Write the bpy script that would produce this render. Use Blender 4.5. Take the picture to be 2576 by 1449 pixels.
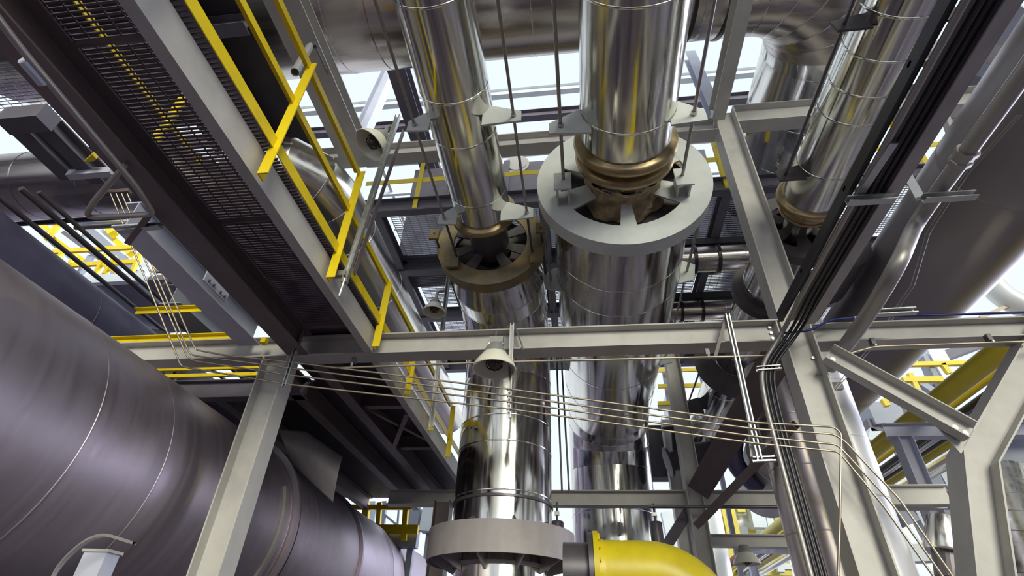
import bpy, bmesh, math, random
from mathutils import Vector as V, Matrix, Quaternion
from math import sin, cos, tan, radians, degrees, pi, atan2, hypot
random.seed(7)
for o in list(bpy.data.objects): bpy.data.objects.remove(o)
SC = bpy.context.scene
COL = SC.collection

# ---------------------------------------------------------------- camera
PITCH, YAW, ROLL, FPX = radians(36.044), radians(-8.21), radians(2.328), 1324.9
EYE = V((0, 0, 1.6))
FWD = V((sin(YAW)*cos(PITCH), cos(YAW)*cos(PITCH), sin(PITCH)))
_r = V((cos(YAW), -sin(YAW), 0)); _u = _r.cross(FWD)
RT = cos(ROLL)*_r + sin(ROLL)*_u
UP = -sin(ROLL)*_r + cos(ROLL)*_u
cam = bpy.data.objects.new('camera', bpy.data.cameras.new('camera'))
COL.objects.link(cam)
cam.matrix_world = Matrix(((RT.x, UP.x, -FWD.x, EYE.x), (RT.y, UP.y, -FWD.y, EYE.y), (RT.z, UP.z, -FWD.z, EYE.z), (0, 0, 0, 1)))
cam.data.sensor_width = 36
cam.data.lens = FPX/2576*36
cam.data.clip_start = 0.05
cam.data.clip_end = 400
SC.camera = cam

# ---------------------------------------------------------------- sky, sun, exposure
W = bpy.data.worlds.new('sky'); SC.world = W; W.use_nodes = True
nt = W.node_tree; nt.nodes.clear()
wo = nt.nodes.new('ShaderNodeOutputWorld'); wb = nt.nodes.new('ShaderNodeBackground')
tc = nt.nodes.new('ShaderNodeTexCoord'); sx = nt.nodes.new('ShaderNodeSeparateXYZ'); cr = nt.nodes.new('ShaderNodeValToRGB')
nt.links.new(tc.outputs['Generated'], sx.inputs[0]); nt.links.new(sx.outputs['Z'], cr.inputs[0])
cr.color_ramp.elements[0].position = 0.0; cr.color_ramp.elements[0].color = (0.86, 0.92, 1.0, 1)
cr.color_ramp.elements[1].position = 1.0; cr.color_ramp.elements[1].color = (0.80, 0.90, 1.0, 1)
nt.links.new(cr.outputs[0], wb.inputs[0]); wb.inputs[1].default_value = 1.35
nt.links.new(wb.outputs[0], wo.inputs[0])
sun = bpy.data.objects.new('sun', bpy.data.lights.new('sun', 'SUN')); COL.objects.link(sun)
sun.data.energy = 3.7; sun.data.angle = radians(24); sun.data.color = (1.0, 0.97, 0.80)
SUNDIR = V((-0.30, 0.86, -0.27)).normalized()
sun.rotation_euler = SUNDIR.to_track_quat('-Z', 'Y').to_euler()
sun.location = (3, -12, 9)
# broad daylight coming in over the open right-hand side of the plant
day = bpy.data.objects.new('side_daylight', bpy.data.lights.new('side_daylight', 'SUN')); COL.objects.link(day)
day.data.energy = 6.2; day.data.angle = radians(38); day.data.color = (0.76, 0.79, 1.0)
day.rotation_euler = V((-0.85, -0.44, -0.29)).normalized().to_track_quat('-Z', 'Y').to_euler(); day.location = (14, 12, 9)
vs = SC.view_settings
vs.view_transform = 'Standard'; vs.look = 'None'; vs.gamma = 1; vs.exposure = -0.3; vs.use_curve_mapping = False

# ---------------------------------------------------------------- finding points
def ray(x, y): return RT*((x-1288)/FPX) + UP*(-(y-724.5)/FPX) + FWD
def at(x, y, X=None, Y=None, Z=None):
    d = ray(x, y)
    t = X/d.x if X is not None else Y/d.y if Y is not None else (Z-1.6)/d.z
    return EYE + d*t

# ---------------------------------------------------------------- materials
def mat(name, col, rough=.5, metal=0., vary=.12, scale=3., stretch=(1, 1, 1), rvary=.0, bump=0., dirt=None, dirtscale=1.2, dirtlo=.55, dirthi=.75, world=False):
    m = bpy.data.materials.new(name); m.use_nodes = True
    n, l = m.node_tree.nodes, m.node_tree.links
    b = n['Principled BSDF']
    b.inputs['Metallic'].default_value = metal; b.inputs['Roughness'].default_value = rough
    t = n.new('ShaderNodeTexCoord'); mp = n.new('ShaderNodeMapping'); mp.inputs['Scale'].default_value = stretch
    l.new(t.outputs['Object'], mp.inputs[0])
    nz = n.new('ShaderNodeTexNoise'); nz.inputs['Scale'].default_value = scale; nz.inputs['Detail'].default_value = 5
    l.new(mp.outputs[0], nz.inputs[0])
    mx = n.new('ShaderNodeMix'); mx.data_type = 'RGBA'
    c0 = tuple(max(0, c*(1-vary*1.6)) for c in col)+(1,); c1 = tuple(min(1, c*(1+vary*1.6)) for c in col)+(1,)
    mx.inputs['A'].default_value = c0; mx.inputs['B'].default_value = c1
    l.new(nz.outputs['Fac'], mx.inputs['Factor'])
    out = mx.outputs['Result']
    if dirt:
        n2 = n.new('ShaderNodeTexNoise'); n2.inputs['Scale'].default_value = dirtscale; n2.inputs['Detail'].default_value = 8; n2.inputs['Roughness'].default_value = .65
        l.new(t.outputs['Object'], n2.inputs[0])
        r2 = n.new('ShaderNodeValToRGB'); r2.color_ramp.elements[0].position = dirtlo; r2.color_ramp.elements[1].position = dirthi
        l.new(n2.outputs['Fac'], r2.inputs[0])
        m2 = n.new('ShaderNodeMix'); m2.data_type = 'RGBA'; m2.inputs['B'].default_value = tuple(dirt)+(1,)
        l.new(out, m2.inputs['A']); l.new(r2.outputs[0], m2.inputs['Factor']); out = m2.outputs['Result']
    l.new(out, b.inputs['Base Color'])
    if rvary:
        mr = n.new('ShaderNodeMapRange'); mr.inputs['From Min'].default_value = .3; mr.inputs['From Max'].default_value = .7
        mr.inputs['To Min'].default_value = max(.03, rough-rvary); mr.inputs['To Max'].default_value = rough+rvary
        l.new(nz.outputs['Fac'], mr.inputs['Value']); l.new(mr.outputs[0], b.inputs['Roughness'])
    if bump:
        bp = n.new('ShaderNodeBump'); bp.inputs['Strength'].default_value = bump; bp.inputs['Distance'].default_value = .02
        l.new(nz.outputs['Fac'], bp.inputs['Height']); l.new(bp.outputs[0], b.inputs['Normal'])
    return m
M = {}
CLAD = (.70, .66, .60)  # axial jacket streaks: rolled-sheet staining plus reflections painted into the colour
M['clad_y'] = mat('rolled_steel_jacket_y', CLAD, .17, 1, .34, 6, (3, .10, 3), .11, .05)
M['clad_z'] = mat('rolled_steel_jacket_z', CLAD, .16, 1, .34, 5, (3, 3, .12), .11, .06)
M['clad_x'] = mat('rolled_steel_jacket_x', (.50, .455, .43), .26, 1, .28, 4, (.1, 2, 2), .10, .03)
M['clad_g'] = mat('rolled_steel_jacket_g', (.72, .69, .62), .22, 1, .25, 4, (2, .15, 2), .09, .015)
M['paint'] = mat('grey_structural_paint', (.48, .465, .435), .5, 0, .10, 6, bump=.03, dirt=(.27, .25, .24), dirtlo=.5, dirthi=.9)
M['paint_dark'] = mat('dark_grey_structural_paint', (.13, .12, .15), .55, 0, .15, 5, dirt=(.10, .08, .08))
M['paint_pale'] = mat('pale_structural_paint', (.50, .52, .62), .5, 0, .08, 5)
M['galv'] = mat('galvanised_steel', (.52, .53, .52), .38, .85, .12, 25, rvary=.08)
M['ringpaint'] = mat('pale_grey_ring_paint', (.58, .61, .59), .5, .0, .07, 9, bump=.03, dirt=(.44, .44, .42), dirtlo=.55, dirthi=.95)
M['rustring'] = mat('rusty_ring_plate', (.19, .16, .10), .7, .1, .3, 7, bump=.15, dirt=(.33, .22, .05), dirtscale=3, dirtlo=.45, dirthi=.7)
M['darkring'] = mat('dark_ring_plate', (.085, .075, .075), .6, .2, .2, 8)
M['ringgrey'] = mat('weathered_grey_ring_paint', (.34, .31, .31), .6, .1, .1, 10, (1, 1, .3), bump=.06, dirt=(.22, .19, .18), dirtlo=.5, dirthi=.8)
M['bellows'] = mat('tarnished_bellows_metal', (.40, .31, .17), .42, .9, .25, 9, rvary=.1)
M['insul'] = mat('torn_insulation', (.45, .35, .20), .95, 0, .5, 14, bump=1.0)
M['yellow'] = mat('yellow_safety_paint', (.80, .60, .005), .42, 0, .07, 8, bump=.02, dirt=(.55, .36, .01), dirtscale=5, dirtlo=.6, dirthi=.8)
M['yellowpipe'] = mat('yellow_pipe_paint', (.62, .50, .01), .4, 0, .1, 6, bump=.04, dirt=(.5, .37, .02), dirtlo=.55, dirthi=.85)
M['grate'] = mat('dark_grating_steel', (.15, .12, .15), .5, .4, .25, 14)
M['grate_pale'] = mat('galvanised_grating_steel', (.34, .34, .40), .45, .5, .2, 8)
M['brownsteel'] = mat('brown_stained_channel', (.16, .125, .13), .5, .2, .2, 4, (1, .4, 1), dirt=(.12, .09, .08))
M['vessel'] = mat('weathered_vessel_metal', (.35, .305, .35), .44, .8, .10, 3, (.25, 5, .25), .05, .05, dirt=(.22, .15, .13), dirtscale=.7, dirtlo=.5, dirthi=.85)
M['vessel2'] = mat('dull_duct_jacket', (.27, .245, .245), .46, .6, .12, 3, (1, .5, 1), .05, .03, dirt=(.27, .24, .24), dirtlo=.45, dirthi=.8)
M['vesselblue'] = mat('blue_black_duct_paint', (.075, .07, .13), .5, .2, .25, 3)
M['darkpipe'] = mat('dark_bare_pipe', (.12, .11, .12), .4, .5, .2, 5)
M['conduit'] = mat('grey_conduit', (.36, .34, .32), .45, .6, .12, 8, (1, .4, 1), .08)
M['tube'] = mat('stainless_tubing', (.46, .40, .30), .42, .8, .1, 20)
M['black'] = mat('black_cable_sheath', (.012, .011, .016), .38, 0, .2, 10)
M['blue'] = mat('blue_cable_sheath', (.012, .018, .16), .35, 0, .15, 10)
M['enamel'] = mat('white_lamp_enamel', (.74, .72, .60), .3, 0, .06, 8)
M['lampgrey'] = mat('grey_cast_lamp_body', (.33, .33, .31), .5, .4, .12, 20, bump=.1)
M['cage'] = mat('dark_lamp_wire', (.05, .045, .04), .45, .6, .1, 10)
M['glass'] = mat('smoky_lamp_globe', (.10, .09, .07), .12, 0, .2, 10)
M['whitepipe'] = mat('pale_jacket', (.70, .70, .72), .4, .35, .1, 2, (1, 1, .3), .08, dirt=(.5, .46, .42), dirtlo=.55, dirthi=.8)
M['pipe_f'] = mat('stained_steel_jacket', (.52, .46, .43), .36, .8, .25, 3, (1, 1, .2), .1, dirt=(.38, .29, .12), dirtscale=1.6)
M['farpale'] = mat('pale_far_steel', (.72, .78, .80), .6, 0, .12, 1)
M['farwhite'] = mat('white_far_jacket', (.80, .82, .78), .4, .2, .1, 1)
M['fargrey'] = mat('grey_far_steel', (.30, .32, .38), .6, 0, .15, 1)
M['floor'] = mat('oily_concrete', (.105, .083, .112), .75, 0, .3, .8, bump=.1, dirt=(.06, .05, .05), dirtscale=.4)
M['blocker'] = mat('dark_light_blocker', (.08, .06, .095), .7, 0, .3, 1.5, (6, 6, .3))
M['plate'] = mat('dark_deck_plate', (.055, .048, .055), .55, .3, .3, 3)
M['rustmark'] = mat('rust_brown_band', (.35, .10, .03), .7, 0, .3, 6)

# ---------------------------------------------------------------- mesh building
class MB:
    def __init__(s): s.v, s.f = [], []
    def add(s, vs, fs):
        o = len(s.v); s.v += [V(p) for p in vs]; s.f += [tuple(i+o for i in f) for f in fs]; return s
    def box(s, c, d, m=None):
        c = V(c); x, y, z = d[0]/2, d[1]/2, d[2]/2
        ps = [V((i*x, j*y, k*z)) for i in (-1, 1) for j in (-1, 1) for k in (-1, 1)]
        if m: ps = [m @ p for p in ps]
        return s.add([c+p for p in ps], [(0, 1, 3, 2), (4, 6, 7, 5), (0, 4, 5, 1), (2, 3, 7, 6), (0, 2, 6, 4), (1, 5, 7, 3)])
    def span(s, a, b):
        a, b = V(a), V(b); return s.box((a+b)/2, [abs(b[i]-a[i]) for i in range(3)])
    def prism(s, poly, d):
        d = V(d); n = len(poly); poly = [V(p) for p in poly]
        return s.add(poly+[p+d for p in poly], [tuple(range(n))[::-1], tuple(range(n, 2*n))]+[(i, (i+1) % n, n+(i+1) % n, n+i) for i in range(n)])
    def profile(s, p0, p1, prof, up=(0, 0, 1)):
        "extrude a closed 2-D outline (side, up) from p0 to p1"
        p0, p1 = V(p0), V(p1); d = (p1-p0).normalized(); u = V(up); u = (u-d*u.dot(d)).normalized(); r = d.cross(u)
        return s.prism([p0+r*a+u*b for a, b in prof], p1-p0)
    def bar(s, p0, p1, w, h, up=(0, 0, 1)):
        return s.profile(p0, p1, [(-w/2, -h/2), (w/2, -h/2), (w/2, h/2), (-w/2, h/2)], up)
    def tube(s, pts, r, n=10, cap=True):
        pts = [V(p) for p in pts]; k = len(pts); rings = []; ref = None
        for i, p in enumerate(pts):
            d = ((pts[min(i+1, k-1)]-p).normalized()+(p-pts[max(i-1, 0)]).normalized()).normalized()
            if ref is None: ref = d.orthogonal().normalized()
            ref = (ref-d*ref.dot(d)).normalized(); b = d.cross(ref)
            rr = r[i] if isinstance(r, (list, tuple)) else r
            rings.append([p+ref*cos(2*pi*j/n)*rr+b*sin(2*pi*j/n)*rr for j in range(n)])
        vs = [q for g in rings for q in g]
        fs = [(i*n+j, i*n+(j+1) % n, (i+1)*n+(j+1) % n, (i+1)*n+j) for i in range(k-1) for j in range(n)]
        if cap: fs += [tuple(range(n))[::-1], tuple((k-1)*n+j for j in range(n))]
        return s.add(vs, fs)
    def lathe(s, c, ax, prof, n=48, close=False, ref=None, a0=0, a1=2*pi):
        "prof: list of (distance along axis, radius)"
        c, ax = V(c), V(ax).normalized(); ref = (V(ref) if ref else ax.orthogonal()).normalized(); b = ax.cross(ref); k = len(prof)
        full = abs(a1-a0-2*pi) < 1e-6; m = n if full else n+1
        vs = [c+ax*t+(ref*cos(a0+(a1-a0)*j/n)+b*sin(a0+(a1-a0)*j/n))*r for t, r in prof for j in range(m)]
        fs = [(i*m+j, i*m+(j+1) % m, ((i+1) % k)*m+(j+1) % m, ((i+1) % k)*m+j) for i in range(k if close else k-1) for j in range(n)]
        return s.add(vs, fs)
    def obj(s, name, m, parent=None, loc=None, smooth=False, angle=35):
        me = bpy.data.meshes.new(name)
        o = bpy.data.objects.new(name, me); COL.objects.link(o)
        if parent is not None:
            base = wloc(parent); o.parent = parent
        else:
            base = V(loc) if loc is not None else V((sum(p.x for p in s.v)/len(s.v), sum(p.y for p in s.v)/len(s.v), min(p.z for p in s.v)))
            o.location = base
        me.from_pydata([tuple(p-base) for p in s.v], [], s.f)
        bm = bmesh.new(); bm.from_mesh(me); bmesh.ops.recalc_face_normals(bm, faces=bm.faces); bm.to_mesh(me); bm.free()
        me.materials.append(M[m] if isinstance(m, str) else m)
        if smooth:
            me.shade_smooth(); me.set_sharp_from_angle(angle=radians(angle))
        return o
def wloc(o):
    p = V(o.location)
    while o.parent: o = o.parent; p = p+V(o.location)
    return p
def tag(o, label, cat, group=None):
    o['label'] = label; o['category'] = cat
    if group: o['group'] = group
    return o
def thing(name, label, cat, loc, group=None):
    o = bpy.data.objects.new(name, None); COL.objects.link(o); o.location = loc; o.empty_display_size = .1
    return tag(o, label, cat, group)
def stuff(o): o['kind'] = 'stuff'; return o
def link_copy(src, name, parent, offset):
    o = src.copy(); o.parent = parent; o.location = V(src.location)+V(offset); COL.objects.link(o); return o
def I(w, h, tf=.014, tw=.010):
    return [(-w/2, -h/2), (w/2, -h/2), (w/2, -h/2+tf), (tw/2, -h/2+tf), (tw/2, h/2-tf), (w/2, h/2-tf), (w/2, h/2), (-w/2, h/2), (-w/2, h/2-tf), (-tw/2, h/2-tf), (-tw/2, -h/2+tf), (-w/2, -h/2+tf)]
def Cn(w, h, t=.010, s=1):   # channel, web on the -side, flanges towards +side
    p = [(0, -h/2), (w, -h/2), (w, -h/2+t), (t, -h/2+t), (t, h/2-t), (w, h/2-t), (w, h/2), (0, h/2)]
    return p if s > 0 else [(-a, b) for a, b in p][::-1]
def Lg(a, b, t=.008, sa=1, sb=1):
    p = [(0, 0), (a, 0), (a, t), (t, t), (t, b), (0, b)]
    return [(x*sa, y*sb) for x, y in p]
def Un(w=.041, h=.041, t=.004, lip=.010):  # strut channel, open to +up
    a = w/2; return [(-a, 0), (a, 0), (a, h), (a-lip, h), (a-lip, h-t), (a-t, h-t), (a-t, t), (-a+t, t), (-a+t, h-t), (-a+lip, h-t), (-a+lip, h), (-a, h)]
def fillet(pts, r, n=6):
    pts = [V(p) for p in pts]; out = [pts[0]]
    for a, b, c in zip(pts, pts[1:], pts[2:]):
        u, w = (a-b), (c-b); d = min(r, u.length*.48, w.length*.48); p, q = b+u.normalized()*d, b+w.normalized()*d
        for i in range(n+1):
            t = i/n; out.append(p*(1-t)**2+b*2*t*(1-t)+q*t*t)
    return out+[pts[-1]]
def bolts(parent, pts, axis, r=.016, h=.014, m='galv', name='bolt'):
    for p in pts:
        MB().lathe(p, axis, [(-.002, 0), (-.002, r), (h, r), (h, 0)], n=6).obj(name, m, parent)
LIP = .0035
def section(parent, c0, n0, r0, c1, n1, r1, m, n=56, lip=True, name='jacket_section', w=.022):
    "one sheet of cladding between two (possibly mitred) cut planes, with a raised overlap lip at its far end"
    c0, c1 = V(c0), V(c1); ax = (c1-c0).normalized(); n0, n1 = V(n0).normalized(), V(n1).normalized()
    ref = ax.cross(V((0, 0, 1)))
    ref = (ref if ref.length > .05 else ax.cross(V((1, 0, 0)))).normalized(); b = ax.cross(ref)
    L = (c1-c0).length; f = w/L
    prof = [(0, 0), (1, 0)] if not lip else [(0, .0), (1-f, 0), (1-f*.9, LIP), (1-f*.25, LIP), (1, .001)]
    mb = MB(); vs = []
    for t, e in prof:
        for j in range(n):
            o = ref*cos(2*pi*j/n)+b*sin(2*pi*j/n)
            q0 = c0+o*r0; q0 = q0+ax*((c0-q0).dot(n0)/ax.dot(n0)); q1 = c1+o*r1; q1 = q1+ax*((c1-q1).dot(n1)/ax.dot(n1))
            vs.append(q0*(1-t)+q1*t+o*e)
    k = len(prof)
    mb.add(vs, [(i*n+j, i*n+(j+1) % n, (i+1)*n+(j+1) % n, (i+1)*n+j) for i in range(k-1) for j in range(n)])
    # a long lap joint running along the sheet
    ang = -2.0+random.uniform(-.5, .5)
    return mb.obj(name, m, parent, smooth=True, angle=30)
def clad(parent, pts, rs, m, start=None, end=None, **kw):
    pts = [V(p) for p in pts]; k = len(pts); ms = m if isinstance(m, list) else [m]*(k-1)
    nr = []
    for i in range(k):
        a = (pts[i]-pts[i-1]).normalized() if i else None; b = (pts[i+1]-pts[i]).normalized() if i < k-1 else None
        nr.append((a+b).normalized() if a is not None and b is not None else (a if b is None else b))
    return [section(parent, pts[i], nr[i], rs[i], pts[i+1], nr[i+1], rs[i+1], ms[i], **kw) for i in range(k-1)]
def bend(c, a, b, R, n):
    "points of a segmented elbow at corner c, arriving along a and leaving along b"
    c, a, b = V(c), V(a).normalized(), V(b).normalized(); o = c-a*R+b*R; return [o-b*R*cos(t)+a*R*sin(t) for t in [pi/2*i/n for i in range(n+1)]]

# ================================================================= GROUND
fl = MB().box((0, 8, -.1), (60, 60, .2)).obj('floor', 'floor', loc=(0, 8, 0)); fl['kind'] = 'structure'
def shell(name, a, b, m):
    o = MB().span(a, b).obj(name, m, loc=((a[0]+b[0])/2, (a[1]+b[1])/2, a[2])); o['kind'] = 'structure'; return o
shell('wall_back_blocker', (-20, -9.3, 0), (18, -9, 3.2), 'blocker')  # unseen walls and ceiling added to hold back sky light and darken reflections
shell('wall_left_blocker', (-20.3, -9.3, 0), (-20, 30, 11.9), 'blocker')
shell('wall_right_blocker', (18, -9.3, 0), (18.3, 30, 3.0), 'blocker')
shell('ceiling_blocker', (-20.3, -9.3, 11.6), (18.3, .6, 11.9), 'blocker')

# ================================================================= MAIN STEEL FRAME
def ibeam(name, label, p0, p1, w, h, m='paint', up=(0, 0, 1), tf=.014, tw=.010, group=None, cat='beam', clips=True):
    p0, p1 = V(p0), V(p1)
    t = thing(name, label, cat, (p0+p1)/2 if abs((p1-p0).z) < .5 else (p0 if p0.z < p1.z else p1), group)
    d = (p1-p0).normalized(); u = V(up); u = (u-d*u.dot(d)).normalized(); r = d.cross(u)
    MB().profile(p0, p1, [(-tw/2, -h/2+tf), (tw/2, -h/2+tf), (tw/2, h/2-tf), (-tw/2, h/2-tf)], up).obj('web', m, t)
    for s in (-1, 1):
        c0, c1 = p0+u*s*(h/2-tf/2), p1+u*s*(h/2-tf/2)
        MB().bar(c0, c1, w, tf, up).obj('flange', m, t)
    return t
BY = 4.60          # line of the front frame
B1 = ibeam('steel_beam', 'long grey steel beam across the picture behind the middle lamp', (-5.7, BY, 4.285), (1.925, BY, 4.285), .20, .235)
bolts(B1, [(1.86, BY-.012, 4.30+dz) for dz in (-.06, 0, .06)], (0, -1, 0))
MB().box((1.905, BY-.05, 4.285), (.012, .10, .20)).obj('end_plate', 'paint', B1)
B1R = ibeam('steel_beam', 'short grey steel beam right of the tall column, under the blue cable', (2.205, BY, 4.245), (6.4, BY, 4.245), .20, .20)
C1 = ibeam('steel_column', 'grey steel column in front of the large left vessel', (-3.09, BY, 0), (-3.09, BY, 4.165), .22, .28, up=(1, 0, 0), cat='column')
MB().box((-3.09, BY, .02), (.4, .4, .04)).obj('base_plate', 'paint', C1)
C2 = ibeam('steel_column', 'tall grey steel column right of centre, rising behind the cable bundle', (2.065, BY, 0), (2.065, BY, 7.72), .22, .27, up=(1, 0, 0), cat='column')
MB().box((2.065, BY, .02), (.4, .4, .04)).obj('base_plate', 'paint', C2)
bolts(C2, [(2.16, BY-.012, z) for z in (4.02, 3.86)], (0, -1, 0))
ibeam('steel_beam', 'grey overhead beam running from the tall column top towards the viewer', (1.95, BY-.12, 7.55), (1.95, .4, 7.55), .16, .24)
ibeam('steel_beam', 'grey beam joining the tall column top on its right, behind the right pipe', (2.21, BY, 7.58), (6.5, BY, 7.58), .2, .34)
ibeam('steel_beam', 'grey beam running left from the tall column top behind the bellows pipes', (-3.6, BY, 7.40), (1.92, BY, 7.40), .2, .24)
ibeam('steel_beam', 'dark overhead beam beside the upper yellow handrail', (-2.93, .6, 7.36), (-2.93, BY-.12, 7.36), .40, .22, 'paint')
# pale diagonal at the column head
ibeam('steel_brace', 'pale steel diagonal rising left from the tall column head', at(1735, 140, Y=5.2), at(1803, 296, Y=4.68), .16, .16, 'paint_pale', up=(0, 1, 0), cat='brace')
# channel brace between the column and the bent column
br = thing('channel_brace', 'grey channel brace bolted between the tall column and the bent column', 'brace', at(2255, 985, Y=4.45))
pA, pB = at(2078, 895, Y=4.45), at(2432, 1092, Y=4.45)
MB().profile(pA, pB, Cn(.10, .17, .010, 1), up=(0, 0, 1)).obj('channel', 'paint', br)
bolts(br, [pA.lerp(pB, t)+V((0, -.012, -.03)) for t in (.035, .90, .965)], (0, -1, 0), r=.024, h=.022)
gp = [at(2400, 1062, Y=4.48), at(2452, 1080, Y=4.48), at(2418, 1142, Y=4.48), at(2360, 1075, Y=4.48)]
gpo = MB().prism(gp, (0, .012, 0)).obj('gusset_plate', 'paint', br); bolts(gpo, [gp[0].lerp(gp[2], .5)], (0, -1, 0), r=.02)
# bent column
k0, k1, k2 = at(2484, 1470, Y=4.6), at(2447, 1155, Y=4.6), at(2650, 795, Y=4.6)
bc = thing('bent_column', 'grey bent steel column kinked at the right edge', 'column', (k0.x-.62, 4.6, 0))
def bent(profile, m, nm):
    pts = [V((k0.x-.62, 4.6, 0)), k0, k1, k2]; mb = MB(); rows = []
    up = V((0, 1, 0))
    for i, p in enumerate(pts):
        d = ((pts[min(i+1, 3)]-p).normalized()+(p-pts[max(i-1, 0)]).normalized()).normalized(); r = up.cross(d)
        rows.append([p+r*a+up*b for a, b in profile])
    n = len(profile); vs = [q for g in rows for q in g]
    fs = [(i*n+j, i*n+(j+1) % n, (i+1)*n+(j+1) % n, (i+1)*n+j) for i in range(3) for j in range(n)]+[tuple(range(n)), tuple(3*n+j for j in range(n))]
    return mb.add(vs, fs).obj(nm, m, bc)
bent([(-.115, -.006), (.115, -.006), (.115, .006), (-.115, .006)], 'paint', 'web')
for s in (-1, 1): bent([(s*.115-.007, -.12), (s*.115+.007, -.12), (s*.115+.007, .14), (s*.115-.007, .14)], 'paint', 'flange')

# ================================================================= WALKWAY
ZW0, ZW1 = 4.17, 4.45
wk = thing('grating_walkway', 'long dark grating walkway overhead seen from below', 'walkway', (-2.4, 2.6, ZW0))
MB().profile((-2.05, .3, (ZW0+4.405)/2), (-2.05, 4.49, (ZW0+4.405)/2), Cn(.085, .235, .012, -1)).obj('right_stringer', 'paint', wk)
MB().profile((-2.86, .3, (ZW0+4.405)/2), (-2.86, 4.49, (ZW0+4.405)/2), I(.22, .235, .014, .012)).obj('left_stringer', 'brownsteel', wk)
b0 = MB().box((-2.42, .50, ZW1-.0125), (.82, .006, .026)).obj('bearing_bar', 'grate', wk)
NB = 132
for i in range(1, NB): link_copy(b0, 'bearing_bar', wk, (0, i*.0302, 0))
MB().span((-2.83, 4.44, 4.425), (-2.06, 4.71, 4.435)).obj('closure_plate', 'plate', wk)
r0 = MB().box((-2.78, 2.49, ZW1-.004), (.007, 4.0, .008)).obj('cross_rod', 'grate', wk)
for i in range(1, 8): link_copy(r0, 'cross_rod', wk, (i*.1, 0, 0))
for y, w_ in ((1.29, .016), (2.75, .016), (4.3, .05)): MB().bar((-2.75, y, 4.40), (-2.07, y, 4.40), w_, .05).obj('cross_angle', 'brownsteel', wk)
# deck that carries on behind the beam
dk = thing('platform_deck', 'dark deck underside behind the long beam, left of the bellows pipes', 'platform', (-3.6, 6.8, ZW0))
MB().profile((-2.05, 4.71, (ZW0+4.405)/2), (-2.05, 11.0, (ZW0+4.405)/2), Cn(.085, .235, .012, -1)).obj('edge_channel', 'paint', dk)
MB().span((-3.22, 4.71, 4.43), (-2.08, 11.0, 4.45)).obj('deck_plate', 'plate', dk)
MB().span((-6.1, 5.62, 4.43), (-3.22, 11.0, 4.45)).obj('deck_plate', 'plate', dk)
MB().profile((-6.1, 5.55, 4.30), (-3.25, 5.55, 4.30), I(.14, .24)).obj('edge_beam', 'paint_dark', dk)
for z in (4.50, 4.60): MB().bar((-6.1, 5.52, z), (-3.5, 5.52, z), .03, .045).obj('toe_rail', 'yellow', dk)
for px in (520, 760): q = at(px, 955, Y=5.46); MB().bar((q.x, 5.46, 4.22), (q.x, 5.46, 4.95), .05, .05).obj('rail_post', 'yellow', dk)
for x, y0_ in ((-2.75, 4.71), (-3.35, 4.71), (-4.4, 5.63), (-5.5, 5.63)): MB().profile((x, y0_, 4.30), (x, 10.98, 4.30), I(.14, .24)).obj('joist', 'brownsteel', dk)
for y in (6.0, 7.5): MB().profile((-2.7, y, 4.32), (-2.06, y, 4.32), I(.1, .18)).obj('cross_joist', 'brownsteel', dk)
MB().bar((-2.7, 6.05, 4.27), (-2.1, 7.4, 4.27), .06, .05).obj('diagonal_tie', 'brownsteel', dk)
MB().bar((-2.15, 6.1, 4.2), (-2.7, 7.3, 4.2), .06, .05).obj('diagonal_tie', 'brownsteel', dk)

# yellow guard rail along the walkway
gr = thing('guard_rail', 'yellow guard rail along the right edge of the walkway', 'railing', (-1.99, 3.2, ZW0))
RX = -1.985
def post(y, z1, z0=ZW0+.0):
    MB().profile((RX-.03, y+.03, z0), (RX-.03, y+.03, z1), Lg(.075, .075, .009, 1, 1), up=(1, 0, 0)).obj('post', 'yellow', gr)
for y, z1 in ((.86, 5.45), (2.08, 5.45), (3.20, 5.45), (4.34, 4.98), (5.47, 4.98), (6.58, 4.98), (7.66, 4.98)): post(y, z1)
def rail(nm, z, y0, y1): MB().profile((RX+.0, y0, z), (RX+.0, y1, z), Lg(.065, .065, .008, -1, -1), up=(0, 0, 1)).obj(nm, 'yellow', gr)
rail('top_rail', 5.45, .2, 3.24); rail('middle_rail', 4.99, .2, 7.72)
MB().bar((RX, .2, 4.475), (RX, 8.6, 4.475), .008, .10).obj('toe_board', 'yellow', gr)

gl = thing('guard_rail', 'yellow rail on the far left side of the walkway, glimpsed through its grating', 'railing', (-2.93, 2.0, ZW1))
for z in (4.85, 5.3): MB().profile((-2.93, .4, z), (-2.93, 2.5, z), Lg(.05, .05, .008, -1, -1)).obj('rail', 'yellow', gl)
MB().profile((-2.96, 2.08, 4.46), (-2.96, 2.08, 5.3), Lg(.075, .075, .009), up=(1, 0, 0)).obj('post', 'yellow', gl)

# ================================================================= CLAD PIPES WITH EXPANSION JOINTS
HZ = 6.0
def ringplate(parent, c, ax, ri, ro, dep, m, name, n=72):
    return MB().lathe(c, ax, [(0, ri), (0, ro), (dep, ro), (dep, ro-.03), (.03, ro-.03), (.03, ri)], n=n, close=True).obj(name, m, parent, smooth=True, angle=30)
def rod(parent, p0, p1, r=.017, name='tie_rod', m='conduit'): return MB().tube([p0, p1], r, 10).obj(name, m, parent, smooth=True)
def lug(parent, c, X0, pts, d=.02, m='ringpaint', name='tie_plate'):
    return MB().prism(pts, (0, d, 0)).obj(name, m, parent)
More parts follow.
